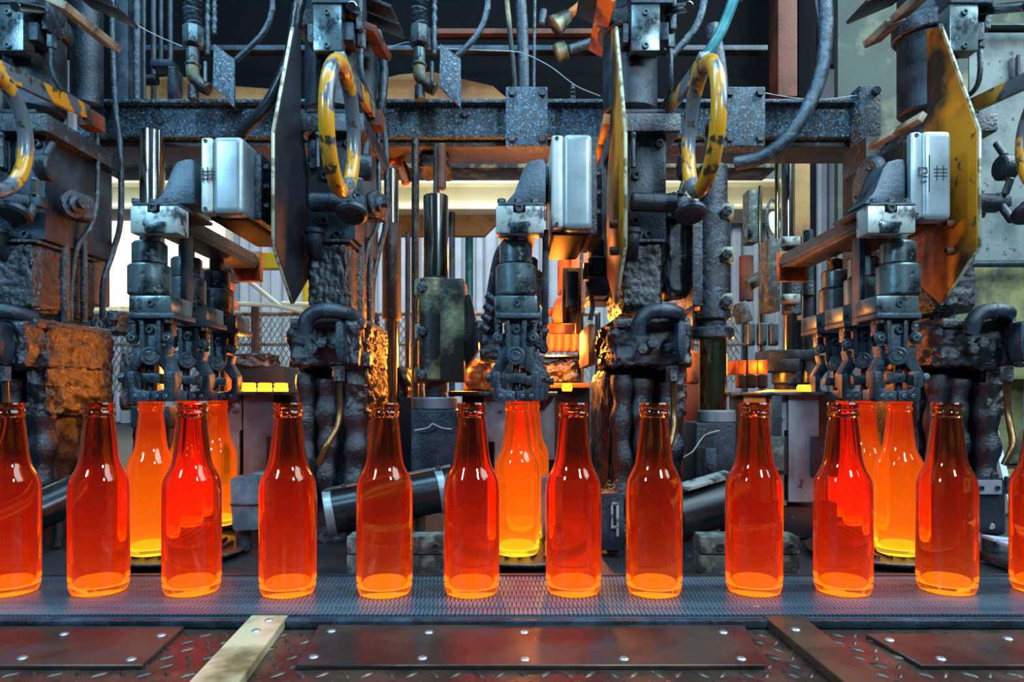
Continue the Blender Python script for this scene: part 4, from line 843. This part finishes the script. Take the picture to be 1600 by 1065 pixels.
# ---------------------------------------------------------------- lower chutes, blocks, dead plates
def chute(a, b, rpx, lab, bands, m='ductblack', rods_=True):
    p0, p1 = P(*a), P(*b); r = rpx / F * a[2]
    t = thing('cooling_duct', lab, 'duct', p0); d = (p1 - p0).normalized()
    cyl(t, 'duct_tube', p0, p1, r, m, .002, 40)
    for k in bands:
        q = p0 + d * k; cyl(t, 'end_band', q, q + d * .013, r * 1.05, 'alu', .001, 40)
    if rods_:
        for off in (0.2, -0.2): cyl(t, 'stay_rod', p0 + Vector((0, -off * r, r * 1.12)), p1 + Vector((0, -off * r, r * 1.12)), .0025, 'chrome', segs=8)
        for k in (.15, .9): cyl(t, 'rod_nut', p0 + (p1 - p0) * k + Vector((0, -.2 * r, r * 1.05)), p0 + (p1 - p0) * k + Vector((0, -.2 * r, r * 1.25)), .005, 'iron', .001, 6)
    for k in (.2, .75):
        q = p0 + (p1 - p0) * k; cyl(t, 'support_leg', (q.x, q.y, 0), (q.x, q.y, q.z - r * .8), .008, 'iron', .001)
    return t
chute((508, 803, 1.09), (704, 764, 1.14), 34, 'black duct with pale metal end bands behind the fourth and fifth belt bottles', (0.0, .176))
chute((1052, 808, 1.09), (1160, 778, 1.12), 36, 'wide black duct with a bright top strip behind the seventh and eighth belt bottles', (), 'ductblack', False)
tag(box(None, 'bright_strip', P(1104, 750, 1.10), (.092, .028, .006), 'pale', .001, rot=(0.1, -.19, .4)), 'bright scuffed strip lying along the wide black duct', 'strip')
chute((-20, 836, 1.1), (124, 770, 1.2), 30, 'dark duct lying low behind the leftmost belt bottles', (), 'ductblack')
for (x0, x1, lab) in ((541, 692, 'grey-green cast block behind the fifth belt bottle'), (1095, 1250, 'grey-green cast block behind the belt bottle right of centre')):
    t = thing('base_block', lab, 'block', (X(x0 + 70, .965), .965, 0), 'grey-green base blocks')
    pbox(t, 'upper_course', x0, 838, x1, 866, .99, 1.03, 'castgreen', .003); pbox(t, 'lower_course', x0, 867, x1, zb(.99), .99, 1.03, 'castgreen', .003)
    for (x, y) in ((x0 + 140, 854), (x0 + 30, 854)): bolt(t, 'screw', P(x, y, .99), (0, -1, 0), .006, .003, 'iron')
fb = thing('foggy_cover', 'frosted grey plastic cover right of the left hanging bottles', 'cover', P(378, 830, 1.12))
pprism(fb, 'cover_box', [(358, 746), (402, 742), (406, 786), (402, 829), (362, 830), (359, 790)], 1.12, 1.17, 'fog', .006); pbox(fb, 'cover_seam', 359, 787, 405, 789, 1.117, 1.13, 'iron', .0005)
pbox(fb, 'cover_lip', 392, 738, 426, 752, 1.15, 1.2, 'fog', .004); cyl(fb, 'cover_stand', (X(380, 1.14), 1.145, 0), P(380, 828, 1.145), .012, 'iron')
fb2 = thing('foggy_cover', 'frosted grey plastic cover behind the sixth belt bottle', 'cover', P(855, 840, 1.12))
pbox(fb2, 'cover_box', 846, 745, 872, 838, 1.14, 1.19, 'fog', .006); cyl(fb2, 'cover_stand', (X(858, 1.16), 1.165, 0), P(858, 836, 1.165), .012, 'iron')
lt = thing('latch_bracket', 'pale slotted latch bracket left of the seventh belt bottle', 'bracket', P(958, 840, 1.1))
for q in ((955, 785, 967, 790), (955, 785, 958, 824), (963, 785, 967, 838), (955, 822, 967, 826)): pbox(lt, 'latch_bar', *q, 1.1, 1.106, 'pale', .001)
pbox(lt, 'latch_base', 940, 770, 975, 860, 1.106, 1.16, 'iron', .003); cyl(lt, 'latch_post', (X(957, 1.13), 1.13, 0), P(957, 858, 1.13), .01, 'iron')
for i in range(6):
    ptube(lt, 'metal_curl', [(938 + i * 4, 770 - i * 3, 1.1), (944 + i * 4, 764 - (i % 3) * 7, 1.1), (952 + i * 3, 768 - (i % 2) * 9, 1.1)], 2, 'copper', segs=5)
def deadplate(xc, lab, arcs=True):
    D = 1.10; c = Vector((X(xc, D), D, 0.0))
    t = thing('dead_plate', lab, 'plate', c, 'cooling dead plates')
    z = 0.0085
    cyl(t, 'plate_disc', c + Vector((0, .02, 0)), c + Vector((0, .02, z)), .105, 'deck', .003, 48)
    cyl(t, 'plate_rim', c + Vector((0, .02, z - .004)), c + Vector((0, .02, z + .001)), .112, 'rustcrust', .002, 48)
    for k in range(9):
        pts = []
        for j in range(7):
            s = j / 6; pts.append(c + Vector((-.085 + k * .019 + .012 * math.sin(s * 2.4), -.085 + s * .17, z + .0026)))
        pts = [p for p in pts if (p - c - Vector((0, .02, z))).length < .098]
        if len(pts) > 2: tube(t, 'cooling_rib', pts, .0032, 'rustcrust', segs=8)
    return t
for (x, nm) in ((262, 'left'), (815, 'middle'), (1385, 'right')): deadplate(x, 'round ribbed dead plate under the %s hanging bottles' % nm)
sb = thing('side_bracket', 'black bolted bracket right of the last full belt bottle', 'bracket', P(1552, 830, 1.1))
pprism(sb, 'bracket_plate', [(1523, 752), (1568, 746), (1571, 760), (1571, 833), (1566, 836), (1524, 830)], 1.1, 1.13, 'black', .002)
pbox(sb, 'bracket_top', 1524, 750, 1566, 772, 1.094, 1.1, 'mold', .001); pbox(sb, 'bracket_arm', 1560, 755, 1590, 772, 1.12, 1.2, 'iron', .002)
for x in (1533, 1558): bolt(sb, 'screw', P(x, 762, 1.094), (0, -1, 0), .004, .003, 'iron')
for (x, y) in ((1554, 742), (1575, 748)): pcylv(sb, 'bracket_bolt', x, 11, y - 4, y + 12, 1.11, 'iron')
cyl(sb, 'bracket_post', (X(1548, 1.12), 1.12, 0), P(1548, 828, 1.12), .012, 'iron'); cyl(sb, 'oval_slot', P(1549, 822, 1.099), P(1549, 822, 1.101), .005, 'alu')
bf = thing('tube_stand', 'blue painted steel frame low at the right edge', 'frame', (X(1535, 1.9), 1.9, 0))
ptube(bf, 'upright', [(1528, 622, 1.9), (1529, zb(1.95), 1.95)], 13, 'blue', smooth=False); ptube(bf, 'cross_tube', [(1505, 625, 1.9), (1570, 625, 1.9)], 9, 'blue', smooth=False)
ptube(bf, 'brace', [(1530, 660, 1.88), (1562, 735, 1.88)], 11, 'blue', smooth=False); ptube(bf, 'cross_tube', [(1505, 695, 1.9), (1545, 695, 1.9)], 8, 'blue', smooth=False)
ptube(bf, 'hoop', [(1548, 618, 1.9), (1556, 628, 1.9), (1555, 645, 1.9), (1548, 655, 1.9)], 4, 'castgreen')
ls = tag(ptube(None, 'leaning_bar', [(1535, 600, 1.7), (1580, zb(1.5), 1.5)], 14, 'bluelight', smooth=False, segs=4), 'light grey bar leaning in front of the blue frame', 'bar')
gs_ = thing('grey_column', 'smooth grey-green column edge at the far right', 'column', (X(1600, 2.6), 2.6, 0))
pcylv(gs_, 'column_shell', 1555, 75, 585, zb(2.7), 2.7, 'olivewall'); pcylv(gs_, 'column_edge', 1620, 70, 585, zb(2.66), 2.66, 'corrug')
sl = thing('slatted_tray', 'pale slatted metal tray behind the last belt bottle', 'tray', (X(1560, 1.1), 1.1, 0))
for i in range(2): box(sl, 'tray_slat', (.845, 1.02 + i * .034, 0.022 + .002 * i), (.26, .03, .005), 'corrug', .001, rot=(0, 0.1, -.05))
box(sl, 'tray_frame', (.845, 1.04, 0.007), (.26, .08, .014), 'iron', .002)
of = tag(pbox(None, 'orange_floor_mat', 1490, 738, 1900, 742, 2.1, 2.4, 'ochre', .001), 'brown plate lying on the hall floor at the far right', 'plate')
of.location.z = 0.0
for (x0, x1, y0, y1, lab) in ((205, 262, 640, 800, 'dark blocky housing behind the nearest left hanging bottle'), (60, 118, 640, 800, 'dark crusted housing between the leftmost belt bottles')):
    t = thing('dark_housing', lab, 'housing', (X(x0, 1.4), 1.4, 0)); lump(t, 'housing_body', x0, y0, x1, zb(1.3), 1.3, 1.38, 'crust', .004, 50, 3, 0, 8); pbox(t, 'housing_cap', x0 - 2, y0 - 6, x1 + 2, y0 + 28, 1.29, 1.39, 'iron', .004)

# ---------------------------------------------------------------- conveyor belt with cross links
cv = thing('conveyor', 'steel conveyor belt carrying the row of glowing bottles across the picture', 'conveyor', (0, .85, 0))
CZ = 0.0113
box(cv, 'belt_bed', (0, .8525, .004), (2.6, .165, .008), 'belt', .001)
vs, fs = [], []
def cube_into(x, y, z, a, b, c):
    n = len(vs)
    for dx in (-a, a):
        for dy in (-b, b):
            for dz in (-c, c): vs.append((x + dx, y + dy, z + dz))
    for f in ((0, 1, 3, 2), (4, 6, 7, 5), (0, 4, 5, 1), (2, 3, 7, 6), (1, 5, 7, 3)): fs.append(tuple(n + k for k in f))
for row in range(7):
    for i in range(520):
        cube_into(-1.3 + i * .005 + (0.0025 if row % 2 else 0), .7832 + row * .0232, CZ - .0017, .0020, .0112, .0017)
me = bpy.data.meshes.new('belt_links'); me.from_pydata(vs, [], fs); me.materials.append(M['belt'])
stuff(link(bpy.data.objects.new('belt_links', me), cv, (0, 0, 0)))
box(cv, 'front_rail', (0, .763, .0045), (2.6, .012, .009), 'iron', .002); box(cv, 'rear_rail', (0, .943, .006), (2.6, .012, .012), 'black', .002)
# bottles riding on the belt
BX = [(14, 0), (155, 0), (300, 0), (450, 0), (601, 1), (737, 0), (896, 0), (1022, 1), (1178, 0), (1317, 0), (1479, 1), (1628, 0)]
BL = ['leftmost belt bottle, cut by the left edge', 'second belt bottle from the left', 'third belt bottle from the left, overlapping the rear hanging bottles', 'fourth belt bottle from the left, in front of the foggy cover',
      'fifth belt bottle from the left, in front of the banded duct', 'sixth belt bottle, just left of the middle hanging bottle', 'seventh belt bottle, just right of the middle hanging bottle',
      'eighth belt bottle, below the column right of centre', 'ninth belt bottle, below the oil-gold shaft', 'tenth belt bottle, left of the nearest right hanging bottle', 'eleventh belt bottle, right of the nearest right hanging bottle', 'last belt bottle, cut by the right edge']
for (bx_, kind), lab in zip(BX, BL):
    D = .862 + random.uniform(-.006, .006)
    b = bottle((X(bx_, D), D, CZ), 'hotbelt2' if kind else 'hotbelt', 'hot_bottle', ('amber-brown ' if kind else 'glowing red ') + lab, 'bottle', 'hot bottles on the belt')
    b.rotation_euler.z = random.uniform(0, 6)

# ---------------------------------------------------------------- tread-plate deck in front
dk = struct(box(None, 'floor_deck', (0, .53, -.0025), (2.6, .45, .005), 'tread', .0))
dk.name = 'floor_deck'
vs, fs = [], []
for j in range(9):
    for i in range(110):
        x = -1.1 + i * .020 + (.010 if j % 2 else 0); y = .57 + j * .021
        rz = (0.9 if (i + j) % 2 else -0.9); cr_, sr_ = math.cos(rz), math.sin(rz); n = len(vs)
        for k in range(10):
            a = k * math.pi / 5
            for rr, hh in ((1, 0), (.55, .0016)):
                u, v = .0092 * rr * math.cos(a), .0024 * rr * math.sin(a); vs.append((x + u * cr_ - v * sr_, y + u * sr_ + v * cr_, hh))
        for k in range(10):
            q = (k + 1) % 10; fs.append((n + 2 * k, n + 2 * q, n + 2 * q + 1, n + 2 * k + 1))
        fs.append(tuple(n + 2 * k + 1 for k in range(10)))
me = bpy.data.meshes.new('tread_lugs'); me.from_pydata(vs, [], fs); me.shade_smooth(); me.materials.append(M['tread'])
stuff(link(bpy.data.objects.new('tread_lugs', me), dk, (0, 0, 0)))
def onfloor(px, py): 
    D = H * F / (py - CY); return (X(px, D), D)
def plate(name, quad, th, m, lab, rivets=(), grp=None, z0=0.0, screws=()):
    pts = [onfloor(*q) for q in quad]; cx_ = sum(p[0] for p in pts) / 4; cy_ = sum(p[1] for p in pts) / 4
    bm = bmesh.new(); vs = [bm.verts.new((a - cx_, b - cy_, 0)) for a, b in pts]; f = bm.faces.new(vs); r = bmesh.ops.extrude_face_region(bm, geom=[f])
    for v in r['geom']:
        if isinstance(v, bmesh.types.BMVert): v.co.z += th
    bmesh.ops.bevel(bm, geom=bm.edges[:], offset=.0008, segments=1, affect='EDGES')
    me = fin(bm, name); me.materials.append(M[m]); t = thing(name, lab, 'floor plate', (cx_, cy_, z0), grp)
    link(bpy.data.objects.new('sheet', me), t, (cx_, cy_, z0))
    for (a, b) in rivets:
        q = onfloor(a, b); lathe(t, 'rivet', (q[0], q[1], z0 + th), ((0, 0), (.0048, 0), (.0035, .0012), (0, .0018)), 'rivet', segs=12)
    return t
PT = .0045
plate('deck_plate', [(-400, 1046), (222, 1046), (288, 984), (-300, 984)], PT, 'deck', 'left brown riveted deck plate in front of the belt', [(-60, 1038), (35, 1035), (205, 1037), (100, 997), (252, 999), (-50, 998)])
plate('deck_plate', [(462, 1046), (1196, 1046), (1160, 976), (502, 976)], PT, 'deck', 'wide middle brown riveted deck plate in front of the belt', [(490, 1033), (660, 1035), (820, 1037), (975, 1036), (1158, 1036), (518, 992), (670, 994), (819, 994), (1130, 994)])
plate('deck_plate', [(1440, 1046), (2100, 1046), (2000, 996), (1352, 996)], PT, 'deck', 'right bluish brown deck plate with a green fleck', [(1390, 1006), (1575, 1004), (1470, 1036)])
plate('deck_strip', [(270, 1110), (354, 1110), (462, 958), (408, 958)], .010, 'strip', 'polished deck strip coloured with a silver-yellow reflection at lower left', [(420, 983), (400, 1000)], z0=.0)
plate('deck_strip', [(1350, 1110), (1420, 1110), (1232, 958), (1172, 958)], .010, 'brownstrip', 'brown diagonal deck strip at lower right', [(1182, 962), (1243, 998)], z0=.0)
